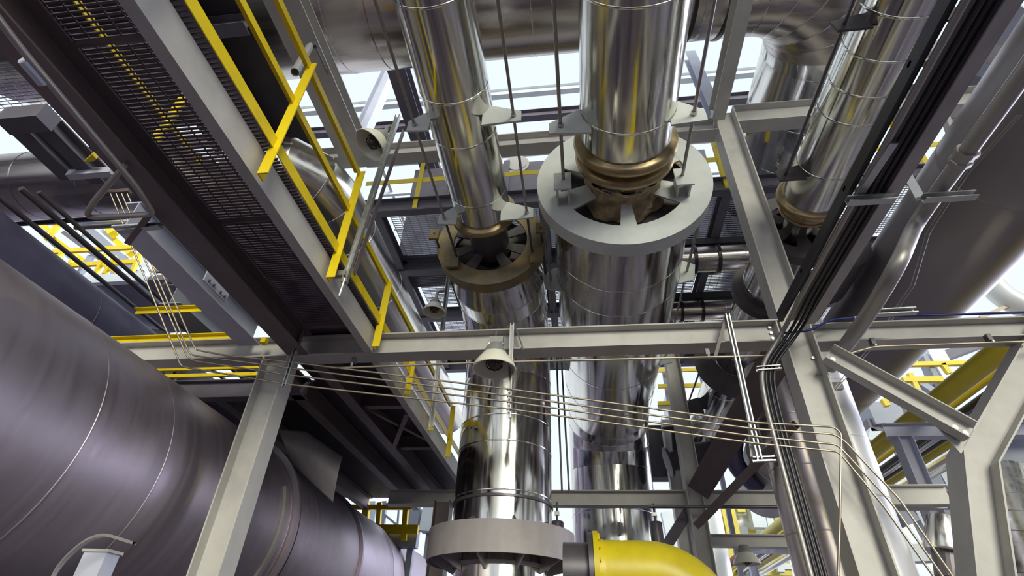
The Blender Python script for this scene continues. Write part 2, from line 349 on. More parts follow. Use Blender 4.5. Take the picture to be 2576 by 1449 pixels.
# ---- centre pipe
BX, BR = .59, .452
B = thing('steam_pipe', 'large shiny centre pipe with pale grey ring and tan bellows', 'pipe', (BX, 10.9, 0))
ys = [.0, 1.05, 2.0, 3.13, 3.50]
clad(B, [(BX, y, HZ) for y in ys], [BR]*5, 'clad_y')
def torus_prof(y, r, a, k=9): return [(y+a*1.0*cos(t), r+a*sin(t)) for t in [pi-pi*i/k for i in range(k+1)]]
MB().lathe((BX, 0, HZ), (0, 1, 0), [(3.47, .44)]+torus_prof(3.54, .465, .06)+[(3.605, .43), (3.66, .43)]+torus_prof(3.725, .45, .06)+[(3.79, .40)], n=72).obj('bellows', 'bellows', B, smooth=True, angle=50)
MB().lathe((BX, 0, HZ), (0, 1, 0), [(3.74, .38), (3.78, .42), (4.02, .36), (4.04, .30)], n=56).obj('neck', 'clad_y', B, smooth=True)
MB().lathe((BX, 0, HZ), (0, 1, 0), [(3.93, .395), (3.935, .403), (3.95, .403), (3.955, .395)], n=56, close=True).obj('wire_band', 'galv', B, smooth=True)
ins = MB(); nn, kk = 72, 12; vs_ = []
for i in range(kk):
    for j in range(nn):
        a = 2*pi*j/nn; y = 3.90+.38*i/(kk-1); rr = .385+.018*sin(7*a+i)+.02*random.random()+.06*max(0, i-7)/4
        vs_.append((BX+rr*cos(a), y, HZ+rr*sin(a)))
ins.add(vs_, [(i*nn+j, i*nn+(j+1) % nn, (i+1)*nn+(j+1) % nn, (i+1)*nn+j) for i in range(kk-1) for j in range(nn)]).obj('insulation', 'insul', B, smooth=True, angle=80)
rb = ringplate(B, (BX, 4.06, HZ), (0, 1, 0), .69, .942, .19, 'ringpaint', 'ring_plate')
def spoke(parent, cx, y, a, ri, ro, w0, w1, d, m):
    u = V((cos(a), 0, sin(a))); t = V((-sin(a), 0, cos(a))); c = V((cx, y, HZ))
    MB().prism([c+u*ri-t*w0/2, c+u*ro-t*w1/2, c+u*ro+t*w1/2, c+u*ri+t*w0/2], (0, d, 0)).obj('spoke', m, parent)
for a in (-90, -24, -156, 33, 147, 90): spoke(B, BX, 4.062, radians(a), .36, .70, .10 if a == -90 else .22, .17 if a == -90 else .30, .022, 'ringpaint')
MB().lathe((BX, 4.30, HZ), (0, 1, 0), [(0, .40), (0, .76), (.01, .76), (.01, .40)], n=56, close=True).obj('back_plate', 'darkring', B)
# lower jacket, cone, bend and riser
cone = [(BX, 4.25, HZ), (BX, 5.10, HZ), (BX, 5.60, HZ), (BX, 6.6, HZ), (BX, 7.7, HZ), (BX, 8.8, HZ)]
el = bend((BX, 11.0, HZ), (0, 1, 0), (0, 0, -1), 1.05, 3)
down = [(BX, 11.0, 4.05), (BX, 11.0, 3.4), (BX, 11.0, 2.6), (BX, 11.0, 1.2), (BX, 11.0, 0)]
ptsB = cone+el+down; rsB = [.765, .79]+[.806]*(len(ptsB)-2)
clad(B, ptsB, rsB, ['clad_y']*(len(cone)+1)+['clad_z']*(len(ptsB)-len(cone)-2))
zb = [at(1410, 318, Y=3.13), at(1745, 288, Y=3.13)]
for s, p in zip((-1, 1), zb):
    x, z = p.x, p.z
    y1 = 3.79 if s < 0 else 3.86
    rod(B, (x, -.2, z), (x, 3.16, z)); rod(B, (x, 3.16, z), (x, y1, z))
    inn = BX+s*.36
    lug(B, None, 0, [(x+s*.11, 3.13, z+.06), (x+s*.11, 3.13, z-.09), (inn, 3.13, z-.12), (inn, 3.13, z+.30)])
    lug(B, None, 0, [(x-s*.08, y1, z+.10), (x+s*.10, y1, z+.10), (x+s*.10, y1, z-.14), (x-s*.08, y1, z-.14)])
    MB().span((x-s*.06, y1+.02, z-.12), (x-s*.04, 4.06, z+.08)).obj('gusset', 'ringpaint', B)
    MB().span((x+s*.08, y1+.02, z-.12), (x+s*.06, 4.06, z+.08)).obj('gusset', 'ringpaint', B)
    MB().lathe((x, 3.12, z), (0, -1, 0), [(0, 0), (0, .03), (.03, .03), (.03, 0)], n=6).obj('nut', 'galv', B)
    # lower tie rods
    xo = BX+s*.885; zo = HZ-.12 if s > 0 else HZ-.16
    rod(B, (xo, 4.27, zo), (xo, 5.72, zo)); rod(B, (xo, 5.72, zo), (xo, 7.9, zo), .013)
    lug(B, None, 0, [(xo+s*.12, 5.62, zo+.10), (xo+s*.07, 5.62, zo-.14), (BX+s*.72, 5.62, zo-.20), (BX+s*.72, 5.62, zo+.25)])
    lug(B, None, 0, [(xo+s*.12, 7.85, zo+.10), (xo+s*.07, 7.85, zo-.14), (BX+s*.72, 7.85, zo-.20), (BX+s*.72, 7.85, zo+.25)])
# ---- left pipe
AX, AR = -1.02, .325
A = thing('steam_pipe', 'shiny left pipe of the pair, dropping into the grey collar', 'pipe', (AX, 7.05, 0))
clad(A, [(AX, y, HZ) for y in (.0, .9, 1.9, 2.75, 3.25, 4.05, 4.43)], [AR]*7, 'clad_y')
MB().lathe((AX, 0, HZ), (0, 1, 0), [(4.38, .31)]+torus_prof(4.45, .345, .045)+[(4.5, .31), (4.52, .27)], n=64).obj('bellows', 'bellows', A, smooth=True, angle=50)
MB().lathe((AX, 0, HZ), (0, 1, 0), [(4.5, .26), (4.9, .24), (5.1, .24)], n=48).obj('neck', 'darkpipe', A, smooth=True)
ringplate(A, (AX, 4.96, HZ), (0, 1, 0), .47, .685, .17, 'rustring', 'ring_plate')
for a in (-60, -120, -20, -160, 25, 155, 90): spoke(A, AX, 4.972, radians(a), .23, .48, .10, .16, .02, 'darkring')
MB().lathe((AX, 5.2, HZ), (0, 1, 0), [(0, .24), (0, .50), (.01, .50), (.01, .24)], n=48, close=True).obj('back_plate', 'darkring', A)
elA = bend((AX, 7.05, HZ), (0, 1, 0), (0, 0, -1), 1.0, 4)
ptsA = [(AX, 5.12, HZ), (AX, 5.72, HZ)]+elA+[(AX, 7.05, 4.3), (AX, 7.05, 3.95), (AX, 7.05, 3.35), (AX, 7.05, 2.95)]
rsA = [.50, .627]+[.627]*(len(ptsA)-2)
clad(A, ptsA, rsA, ['clad_y']*4+['clad_z']*(len(ptsA)-5))
clad(A, [(AX, 7.05, 2.95), (AX, 7.05, 2.0), (AX, 7.05, 1.0), (AX, 7.05, 0)], [.56]*4, 'clad_z')
MB().lathe((AX, 7.05, 3.28), (0, 0, 1), [(0, .628), (0, .645), (.03, .645), (.03, .628)], n=64, close=True).obj('clamp_band', 'darkpipe', A, smooth=True)
za = [at(1043, 315, Y=2.95), at(1292, 292, Y=2.95)]
for s, p in zip((-1, 1), za):
    x, z = p.x, p.z
    rod(A, (x, -.2, z), (x, 2.97, z), .014); rod(A, (x, 2.97, z), (x, 4.24, z), .014); rod(A, (x, 4.24, z), (x, 4.95, z), .014, m='darkpipe')
    inn = AX+s*.25
    for y in (2.95, 4.22):
        lug(A, None, 0, [(x+s*.07, y, z+.07), (x+s*.07, y, z-.07), (inn, y, z-.09), (inn, y, z+.22)], m='ringpaint')
        MB().lathe((x, y-.005, z), (0, -1, 0), [(0, 0), (0, .024), (.025, .024), (.025, 0)], n=6).obj('nut', 'galv', A)
    MB().box((x+s*.05, 4.9, z-.05), (.16, .03, .22)).obj('tie_plate', 'rustring', A)
    xo = AX+s*.66
    rod(A, (xo, 4.7, HZ-.05), (xo, 6.3, HZ-.05), .016, m='darkpipe')
    MB().box((xo, 4.72, HZ-.05), (.12, .03, .16)).obj('tie_plate', 'rustring', A)
# collar low on the left pipe
cl = thing('pipe_collar', 'broad weathered grey collar ring low around the left pipe', 'collar', (AX, 7.05, 2.62))
ZC0, ZC1 = 2.63, 2.97
MB().lathe((AX, 7.05, ZC0), (0, 0, 1), [(0, .90), (.34, .90), (.34, .63), (.32, .63), (.32, .88), (0, .88)], n=80, close=True).obj('ring_wall', 'ringgrey', cl, smooth=True, angle=30)
MB().lathe((AX, 7.05, ZC0+.10), (0, 0, 1), [(0, .57), (0, .885), (.02, .885), (.02, .57)], n=64, close=True).obj('ring_floor', 'ringgrey', cl)
MB().lathe((AX, 7.05, ZC0-.06), (0, 0, 1), [(0, .565), (.04, .60), (.05, .565)], n=64, close=True).obj('lip_band', 'ringgrey', cl, smooth=True)
for i in range(10):
    a = radians(-100+36*i); u = V((cos(a), sin(a), 0)); t = V((-sin(a), cos(a), 0))*.012; c = V((AX, 7.05, 0))
    MB().prism([c+u*.565+V((0, 0, ZC0-.12))-t, c+u*.86+V((0, 0, ZC0+.02))-t, c+u*.86+V((0, 0, ZC0+.09))-t, c+u*.565+V((0, 0, ZC0+.09))-t], t*2).obj('gusset', 'ringgrey', cl)
for i in range(8):
    a = radians(-115+45*i); u = V((cos(a), sin(a), 0)); t = V((-sin(a), cos(a), 0))*.012; c = V((AX, 7.05, 0))
    MB().prism([c+u*.632+V((0, 0, ZC1+.10))-t, c+u*.80+V((0, 0, ZC1+.0))-t, c+u*.632+V((0, 0, ZC1))-t], t*2).obj('gusset', 'darkring', cl)
# ---- right pipe
CX, CR = 2.68, .30
C = thing('steam_pipe', 'shiny right pipe slanting across the picture behind the cable bundle', 'pipe', (CX, 11.6, 0))
clad(C, [(CX, y, HZ) for y in (.3, 1.4, 2.37, 2.73, 3.06, 3.35, 4.0, 4.50)], [CR]*8, 'clad_y')
MB().lathe((CX, 0, HZ), (0, 1, 0), [(4.45, .29)]+torus_prof(4.53, .315, .045)+[(4.58, .27)]+torus_prof(4.70, .27, .02)+[(4.74, .24)], n=56).obj('bellows', 'bellows', C, smooth=True, angle=50)
MB().lathe((CX, 0, HZ), (0, 1, 0), [(4.56, .24), (4.85, .20), (5.1, .20)], n=40).obj('neck', 'clad_y', C, smooth=True)
ringplate(C, (CX, 4.98, HZ), (0, 1, 0), .34, .50, .14, 'darkring', 'ring_plate')
for a in (-90, -30, -150, 30, 150, 90): spoke(C, CX, 4.982, radians(a), .19, .36, .12, .18, .02, 'darkring')
clad(C, [(CX, 5.1, HZ), (CX, 5.5, HZ), (CX, 6.1, HZ), (CX, 6.9, HZ), (CX, 7.8, HZ), (CX, 9.2, HZ), (CX, 10.4, HZ), (CX, 12, HZ)], [.34, .36]+[.36]*6, 'clad_y')
ringplate(C, (CX, 8.2, HZ), (0, 1, 0), .37, .66, .22, 'darkring', 'ring_plate')
ringplate(C, (CX, 6.25, HZ), (0, 1, 0), .36, .47, .12, 'darkring', 'ring_plate')
for s in (-1, 1):
    p = at(2073, 190, Z=5.86) if s < 0 else V((2*CX-at(2073, 190, Z=5.86).x, 0, 5.86)); x, z = p.x, p.z
    rod(C, (x, .2, z), (x, 4.05, z), .015, m='darkpipe')
    for y in (2.44, 4.02):
        lug(C, None, 0, [(x+s*.09, y, z+.06), (x+s*.07, y, z-.08), (CX+s*.25, y, z-.08), (CX+s*.25, y, z+.14)], m='darkring')
    rod(C, (CX+s*.60, 8.4, 5.85), (CX+s*.60, 11.5, 5.85), .016, m='darkpipe')
    lug(C, None, 0, [(CX+s*.68, 9.9, 5.95), (CX+s*.68, 9.9, 5.75), (CX+s*.3, 9.9, 5.7), (CX+s*.3, 9.9, 6.05)], m='darkring')

# ---- big overhead cross pipe with its elbow
DZ, DR, DX, DY = 8.8, .84, 3.67, 3.2
D = thing('steam_main', 'very large horizontal steel pipe across the top, elbowing away at right', 'pipe', (-1.0, DY, DZ))
el = bend((DX, DY, DZ), (1, 0, 0), (0, 1, 0), 1.25, 6)
xs = [-8, -6.6, -5.2, -3.35, -2.9, -2.35, -1.6, -.35, .9, 1.7]
ptsD = [(x, DY, DZ) for x in xs]+el+[(DX, 5.3, DZ), (DX, 6.1, DZ), (DX, 7.4, DZ), (DX, 9.5, DZ)]
clad(D, ptsD, [DR]*len(ptsD), ['clad_x']*(len(xs)+5)+['clad_y']*(len(ptsD)-len(xs)-6))
for x in (-1.95, -1.66, 1.55, 1.95): MB().lathe((x, DY, DZ), (1, 0, 0), [(0, DR+.002), (0, DR+.022), (.045, DR+.022), (.045, DR+.002)], n=64, close=True).obj('clamp_band', 'black', D, smooth=True)
MB().box((-1.8, DY-.28, DZ-DR+.07), (.26, .05, .02)).obj('clamp_strap', 'black', D)

# ---- left cross pipe that elbows along the walkway
GZ, GR, GX, GY = 6.6, .44, -3.2, 4.05
G = thing('steam_pipe', 'shiny capped pipe elbowing away behind the yellow walkway rail', 'pipe', (GX, GY, GZ))
el = bend((GX, GY, GZ), (1, 0, 0), (0, 1, 0), .62, 3)
ptsG = [(-4.02, GY, GZ)]+el+[(GX, 5.3, GZ), (GX, 6.6, GZ), (GX, 7.9, GZ), (GX, 9.4, GZ), (GX, 12, GZ)]
clad(G, ptsG, [GR]*len(ptsG), ['clad_g']*(len(ptsG)-1))
MB().lathe((-4.02, GY, GZ), (-1, 0, 0), [(0, GR), (.02, GR+.02), (.05, GR+.02), (.06, GR-.03), (.10, 0)], n=48).obj('end_cap', 'clad_g', G, smooth=True, angle=40)
GL = thing('steam_pipe', 'banded steel pipe crossing level at the left edge under the upper platform', 'pipe', (-8, GY, GZ))
el = bend((-4.75, GY, GZ), (1, 0, 0), (0, 1, 0), .62, 3)
ptsL = [(x, GY, GZ) for x in (-12, -9.5, -7.8, -6.9, -6.0)]+el+[(-4.75, 6.5, GZ), (-4.75, 9, GZ)]
clad(GL, ptsL, [GR]*len(ptsL), ['clad_x']*(len(ptsL)-1))

# ================================================================= VESSELS AND DUCTS
def seamed(parent, ax, X, Z, r, cuts, m, name='shell_course'):
    return clad(parent, [(X, y, Z) for y in cuts], [r]*len(cuts), m, n=96, name=name)
VX, VZ, VR = -4.6, 2.88, 1.125
V1 = thing('pressure_vessel', 'huge dull purple-brown horizontal vessel filling the lower left', 'vessel', (VX, 5, 0))
for y0, y1 in zip((-3, .6, 3.27, 4.07, 6.35, 8.75, 10.5), (.6, 3.27, 4.07, 6.35, 8.75, 10.5, 14)):
    MB().lathe((VX, y0, VZ), (0, 1, 0), [(0, VR-.001), (.004, VR), (y1-y0-.012, VR), (y1-y0-.009, VR+.004), (y1-y0, VR+.004), (y1-y0, VR-.001)], n=128).obj('shell_course', 'vessel', V1, smooth=True, angle=40)
for y, w, h in ((6.40, .045, .07), (6.52, .03, .045), (8.72, .05, .05)):
    MB().lathe((VX, y, VZ), (0, 1, 0), [(0, VR), (0, VR+h), (w, VR+h), (w, VR)], n=128).obj('stiffener_ring', 'vessel', V1, smooth=True, angle=40)
MB().lathe((VX, 6.12, VZ), (0, 1, 0), [(0, VR), (0, VR+.035), (.07, VR+.035), (.07, VR)], n=24, ref=(1, 0, 0), a0=radians(28), a1=radians(-22)).obj('stiffener_pad', 'conduit', V1, smooth=True, angle=40)
# curved wrapper plate standing off the vessel
pc = [at(q[0], q[1], Y=q[2]) for q in ((690, 1078, 6.55), (770, 1085, 6.7), (862, 1150, 6.9), (858, 1200, 6.85), (838, 1262, 6.75), (735, 1165, 6.6))]
wp = MB(); g = 10; grid = []
a_, b_, c_, d_ = pc[0], pc[2], pc[4], pc[5]
top = [pc[0].lerp(pc[1], t*2) if t < .5 else pc[1].lerp(pc[2], t*2-1) for t in [i/g for i in range(g+1)]]
bot = [pc[5].lerp(pc[4], i/g) for i in range(g+1)]
for j in range(g+1):
    for i in range(g+1):
        grid.append(top[i].lerp(bot[i], j/g)+V((.10, -.25, .03))*sin(pi*j/g)*.8)
wp.add(grid+[p+V((-.02, .03, 0)) for p in grid], [(j*(g+1)+i, j*(g+1)+i+1, (j+1)*(g+1)+i+1, (j+1)*(g+1)+i) for j in range(g) for i in range(g)]+[((g+1)**2+j*(g+1)+i, (g+1)**2+(j+1)*(g+1)+i, (g+1)**2+(j+1)*(g+1)+i+1, (g+1)**2+j*(g+1)+i+1) for j in range(g) for i in range(g)]
  +[(j*(g+1)+g, (g+1)**2+j*(g+1)+g, (g+1)**2+(j+1)*(g+1)+g, (j+1)*(g+1)+g) for j in range(g)]+[(i, (g+1)**2+i, (g+1)**2+i+1, i+1) for i in range(g)]+[(g*(g+1)+i, g*(g+1)+i+1, (g+1)**2+g*(g+1)+i+1, (g+1)**2+g*(g+1)+i) for i in range(g)])
wp.obj('saddle_wrapper', 'ringgrey', V1, smooth=True)
sd = thing('saddle_support', 'purple-grey saddle post with thin curved rim at the bottom left', 'support', (-2.69, 2.95, 0))
MB().span((-2.76, 2.92, 0), (-2.62, 3.02, 2.06)).obj('post', 'paint_pale', sd)
MB().span((-2.77, 2.91, 2.06), (-2.61, 3.03, 2.075)).obj('cap_plate', 'paint', sd)
arc = fillet([at(300, 1475, Y=2.75)+V((-.25, 0, -.2)), at(110, 1449, Y=2.75), at(235, 1330, Y=2.75), at(335, 1362, Y=2.75)], .15, 8)
rim = MB(); n_ = len(arc)
rim.add([p for p in arc]+[p+V((0, .03, 0)) for p in arc]+[p+V((0, .03, -.014)) for p in arc]+[p+V((0, 0, -.014)) for p in arc],
        [(k*n_+i, k*n_+i+1, ((k+1) % 4)*n_+i+1, ((k+1) % 4)*n_+i) for k in range(4) for i in range(n_-1)]).obj('rim_plate', 'conduit', sd)
# right duct
D2X, D2Z, D2R = 4.55, 6.0, .665
V2 = thing('large_duct', 'wide dull grey duct sloping across the right side, dark at its top', 'duct', (D2X, 5, D2Z))
for y0, y1 in zip((.0, 2.4, 4.25, 6.4, 8.8), (2.4, 4.25, 6.4, 8.8, 12.5)):
    MB().lathe((D2X, y0, D2Z), (0, 1, 0), [(0, D2R-.001), (.004, D2R), (y1-y0-.012, D2R), (y1-y0-.009, D2R+.004), (y1-y0, D2R+.004), (y1-y0, D2R-.001)], n=96).obj('jacket_section', 'vessel2', V2, smooth=True, angle=40)
MB().lathe((D2X, 12.5, D2Z), (0, 1, 0), [(0, D2R), (.05, D2R+.03), (.05, 0)], n=64).obj('end_cap', 'vessel2', V2)
DKX = 3.5
dkd = thing('dark_duct', 'nearly black duct tucked between the cable bundle and the wide duct', 'duct', (DKX, 7.5, 6.1))
MB().lathe((DKX, 5.65, 6.25), (0, 1, 0), [(0, 0), (0, .30), (.05, .36), (.9, .36), (1.1, .26), (2.1, .26), (2.1, 0)], n=40).obj('duct_body', 'darkpipe', dkd, smooth=True, angle=40)
# blue-black duct
B3X, B3Z, B3R = -6.62, 5.0, .65
V3 = thing('blue_duct', 'blue-black flanged duct above the vessel at the left edge', 'duct', (B3X, 7, B3Z))
for y0, y1 in zip((1, 4.9, 6.32, 7.9), (4.9, 6.32, 7.9, 12)):
    MB().lathe((B3X, y0, B3Z), (0, 1, 0), [(0, B3R-.001), (.004, B3R), (y1-y0-.012, B3R), (y1-y0-.009, B3R+.004), (y1-y0, B3R+.004), (y1-y0, B3R-.001)], n=96).obj('duct_section', 'vesselblue', V3, smooth=True, angle=40)
for y in (6.28, 6.40): MB().lathe((B3X, y, B3Z), (0, 1, 0), [(0, B3R), (0, B3R+.09), (.045, B3R+.09), (.045, B3R)], n=96).obj('flange', 'darkpipe', V3, smooth=True, angle=40)

# ================================================================= UPPER PLATFORM
UY, UZ = 5.82, 7.75
up_ = thing('upper_platform', 'upper grating platform with dark beams behind the bellows pipes', 'platform', (0, 7.4, UZ))
def panel(x0, x1, y0, y1, z, parent, m='grate_pale', pitch=.05, rod=.15, t=.006, h=.018):
    mb = MB(); y = y0
    while y < y1: mb.box(((x0+x1)/2, y, z), (x1-x0, t, h)); y += pitch
    x = x0
    while x < x1: mb.box((x, (y0+y1)/2, z+h*.3), (.007, y1-y0, .008)); x += rod
    return stuff(mb.obj('grating_panel', m, parent))
for x0, x1 in ((-3.02, -1.9), (-1.75, -.5), (-.35, .95), (1.1, 2.3), (2.45, 3.9), (4.05, 5.4), (5.55, 7.0)):
    for y0, y1 in ((5.95, 7.28), (7.52, 8.85), (9.1, 11.2)): panel(x0, x1, y0, y1, UZ, up_)
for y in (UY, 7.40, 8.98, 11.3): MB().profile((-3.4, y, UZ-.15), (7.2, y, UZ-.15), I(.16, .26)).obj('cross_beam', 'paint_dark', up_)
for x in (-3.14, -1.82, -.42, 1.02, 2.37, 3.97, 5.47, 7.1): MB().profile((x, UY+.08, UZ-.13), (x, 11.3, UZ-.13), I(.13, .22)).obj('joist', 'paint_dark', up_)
ur = thing('guard_rail', 'yellow guard rail along the front edge of the upper platform', 'railing', (0, UY, UZ))
zt, zm = at(1000, 405, Y=UY).z, at(960, 462, Y=UY).z
for x0, x1 in ((-3.4, 2.76), (4.56, 7.2)):
    MB().profile((x0, UY, zt), (x1, UY, zt), Lg(.07, .07, .008, 1, -1)).obj('top_rail', 'yellow', ur)
    MB().bar((x0, UY-.02, zm), (x1, UY-.02, zm), .008, .10).obj('toe_board', 'yellow', ur)
for px in (1064, 1800, 2310): 
    p = at(px, 385, Y=UY-.05); MB().profile((p.x, UY-.05, UZ-.25), (p.x, UY-.05, zt), Lg(.075, .075, .009), up=(1, 0, 0)).obj('post', 'yellow', ur)
# casing behind the rail
cs = thing('equipment_casing', 'dark equipment casing with a round hatch behind the upper yellow rail', 'casing', (-.9, 7.6, UZ+.05))
MB().span((-3.2, 7.2, UZ+.0), (2.7, 8.2, UZ+2.35)).obj('casing_body', 'paint_dark', cs)
hx = at(1300, 415, Y=7.2)
MB().lathe((hx.x, 7.2, hx.z), (0, -1, 0), [(0, .26), (.03, .26), (.03, .20), (.05, .20), (.05, 0)], n=32).obj('hatch', 'paint', cs)
for x in (-2.4, -1.3, .9, 2.0): MB().span((x, 7.12, UZ+.06), (x+.12, 7.2, UZ+2.35)).obj('rib', 'paint_dark', cs)
# roof framing far above
for lab, px0, py0, px1, py1, Y, w, h, m in (
    ('pale roof purlin crossing the bright sky, upper of two between the pipes', 560, 290, 1900, 190, 11.0, .2, .35, 'farpale'),
    ('dark roof beam under the bright sky between the two bellows pipes', 600, 340, 2100, 240, 9.2, .2, .30, 'paint_dark')):
    a, b = at(px0, py0, Y=Y), at(px1, py1, Y=Y); b.z = a.z = (a.z+b.z)/2
    ibeam('roof_beam', lab, a+V((-2, 0, 0)), b+V((2, 0, 0)), w, h, m)
rg = thing('roof_light', 'pale roof light grid seen through the gap above the pipes', 'skylight', (0, 13, 17))
for i in range(7): MB().bar((-7+2.2*i, 12.5, 16.9), (-7+2.2*i, 18, 16.9), .12, .10).obj('rafter', 'farpale', rg)
for y in (12.5, 14.0, 16): MB().bar((-7.5, y, 16.8), (7.5, y, 16.8), .12, .16).obj('glazing_bar', 'farpale', rg)
# pale column and dark hanger beam near the upper lamp
ibeam('steel_column', 'pale blue-white column leaning past the upper lamp, against the sky', at(872, 420, Y=6.4), at(985, 170, Y=6.4), .24, .26, 'paint_pale', up=(1, 0, 0), cat='column')
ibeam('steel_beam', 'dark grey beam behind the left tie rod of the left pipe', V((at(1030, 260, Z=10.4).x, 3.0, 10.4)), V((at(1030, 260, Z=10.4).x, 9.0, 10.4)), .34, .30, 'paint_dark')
# two short steel cross pipes right of the ring pipe
for lab, ya, yb in (('short polished cross pipe with dark straps right of the ring pipe, upper of two', 622, 688), ('short polished cross pipe with dark straps right of the ring pipe, lower of two', 757, 808)):
    a0, a1 = ray(1715, ya), ray(1715, yb); t0, t1 = atan2(a0.z, a0.y), atan2(a1.z, a1.y); c, h = (t0+t1)/2, (t0-t1)/2
    H = 5.55; R = H/sin(c); yy, rr = R*cos(c), R*sin(h)
    q = thing('steam_pipe', lab, 'pipe', (2.2, yy, 1.6+H))
    clad(q, [(x, yy, 1.6+H) for x in (.2, 1.2, 2.0, 2.75, 3.2)], [rr]*5, 'clad_x', n=40)
    for x in (1.95, 2.32): MB().lathe((x, yy, 1.6+H), (1, 0, 0), [(0, rr), (0, rr+.03), (.05, rr+.03), (.05, rr)], n=32, close=True).obj('strap', 'black', q)
    MB().span((1.6, yy-.12, 1.6+H+rr+.02), (3.0, yy+.12, 1.6+H+rr+.14)).obj('hanger_beam', 'plate', q)

# ================================================================= CABLE BUNDLE AND CONDUITS ON THE RIGHT
def trunk(name, label, cat, pts, r, m, fr=.18, group=None, n=12):
    return tag(MB().tube(fillet(pts, fr), r, n).obj(name, m, smooth=True, angle=60), label, cat, group)
ZB = 4.22
def bundle_x(px, py): return at(px, py, Z=ZB).x
offs = [bundle_x(x, 300) for x in (2262, 2290, 2318, 2340, 2362)]
tr = thing('cable_tray', 'grey cable tray beam carrying the black and grey cable bundle', 'tray', (2.04, 2.4, ZB))
xl, xr = bundle_x(2236, 300), bundle_x(2372, 300)
MB().profile((xr-.02, .3, ZB+.06), (xr-.02, 4.28, ZB+.06), Cn(.05, .11, .006, 1)).obj('side_channel', 'conduit', tr)
MB().profile((xl, .3, ZB+.06), (xl, 4.28, ZB+.06), Cn(.035, .09, .006, 1)).obj('side_channel', 'black', tr)  # left channel coloured black to stand in for the shadowed gap
MB().span((xl+.07, .3, ZB+.025), (xr, 4.28, ZB+.033)).obj('back_plate', 'paint', tr)
MB().span((xr-.075, .3, ZB-.02), (xr, 4.28, ZB+.024)).obj('edge_rail', 'paint', tr)
for y in (.9, 1.8, 2.7, 3.6): MB().box(((xl+xr)/2, y, ZB+.07), (xr-xl, .04, .02)).obj('rung', 'conduit', tr)
VXB = 1.57
for i, (m, r, lab) in enumerate((('conduit', .020, 'grey conduit with a coupling, leftmost in the slanting bundle'), ('black', .013, 'black cable, second from left in the slanting bundle'),
        ('black', .013, 'black cable in the middle of the slanting bundle'), ('black', .013, 'black cable, second from right in the slanting bundle'))):
    x = xl+(.058, .122, .166, .208)[i]
    xv = VXB+.033*i
    trunk('electrical_conduit' if m == 'conduit' else 'cable', lab, 'conduit' if m == 'conduit' else 'cable',
          [(x, .25, ZB), (x, 3.95, ZB), (x-.02, 4.3, ZB-.05), (xv+.02, 4.36, ZB-.40), (xv, 4.40, 3.5), (xv, 4.40, 1.0)] , r, m, .25)
def strut(parent, p0, p1, up, nm='strut', m='galv', w=.041, h=.041): return MB().profile(p0, p1, Un(w, h), up).obj(nm, m, parent)
for lab, (xa, ya), (xb, yb), Z in (('pale strut bracket holding the cable bundle high on the right', (2128, 512), (2248, 500), 4.16), ):
    a, b = at(xa, ya, Z=Z), at(xb, yb, Z=Z); b.y = a.y
    t = thing('strut_bracket', lab, 'bracket', (a+b)/2); strut(t, a, b, (0, -1, 0), 'strut_channel', w=.05, h=.05)
    MB().bar(a.lerp(b, .75)+V((0, .02, .02)), a.lerp(b, .75)+V((0, .02, .28)), .04, .04).obj('hanger', 'galv', t)
    MB().bar(a.lerp(b, .3)+V((0, -.01, .05)), a.lerp(b, .3)+V((0.03, -.45, .05)), .05, .03).obj('side_arm', 'galv', t)
t = thing('strut_bracket', 'small pale strut bracket at the bottom of the cable bundle', 'bracket', at(1930, 930, Y=4.36))
strut(t, at(1902, 931, Y=4.37), at(1962, 927, Y=4.37), (0, -1, 0), 'strut_channel')
# fat grey conduit beside it, with a jog and two trapeze brackets
p = [at(2500, 330, Z=4.9), at(2342, 500, Z=4.9)]
xg = at(2420, 400, Z=4.9).x
fat = thing('large_conduit', 'fat grey conduit jogging down between the bundle and the wide duct', 'conduit', (xg, 2.6, 4.9))
P0, P1, P2, P3 = V((xg, .8, 4.9)), V((xg, at(2310, 555, X=xg).y, 4.9)), at(2235, 735, Y=3.75), at(2085, 925, Y=4.75)
P2b = at(2180, 800, Y=4.15)
MB().tube(fillet([P0, P1+V((0, .05, 0)), at(2262, 660, Y=3.45), P2b, P3], .30, 8), .062, 16).obj('conduit_body', 'conduit', fat, smooth=True)
cy = at(2420, 385, X=xg).y
MB().lathe((xg, cy-.06, 4.9), (0, 1, 0), [(0, .062), (0, .083), (.035, .083), (.04, .074), (.09, .074), (.095, .083), (.13, .083), (.13, .062)], n=8, close=True).obj('coupling', 'conduit', fat)
t = thing('strut_bracket', 'pale L-shaped strut bracket under the fat grey conduit', 'bracket', at(2320, 500, Z=4.82))
a, b = at(2318, 505, Z=4.80), at(2455, 490, Z=4.80); b.y = a.y
strut(t, a, b, (0, -1, 0), 'strut_channel', w=.06, h=.06); MB().bar(a+V((.02, .02, .05)), at(2282, 440, Z=5.1), .06, .05).obj('hanger_arm', 'galv', t)
t = thing('strut_bracket', 'pale strut bracket holding the fat conduit just above the right beam', 'bracket', at(2245, 790, Y=4.2))
strut(t, at(2190, 792, Y=4.2), at(2300, 786, Y=4.2), (0, -1, 0), 'strut_channel', w=.055, h=.055)
# thin wire pair on the duct
for k, dx in enumerate((0, 9)):
    pts = [at(2560+dx, 290, Z=5.05), at(2425+dx, 440, Z=5.05), at(2330+dx, 585, Z=5.05), at(2290+dx, 720, Z=5.05), at(2258+dx, 765, Z=5.05), at(2215+dx, 840, Y=4.75), at(2090+dx, 985, Y=4.75)]
    trunk('capillary_wire', ('thin wire running down the wide duct, nearer the fat conduit', 'thin wire running down the wide duct, farther from the fat conduit')[k], 'wire', pts, .005, 'conduit', .05, n=6)
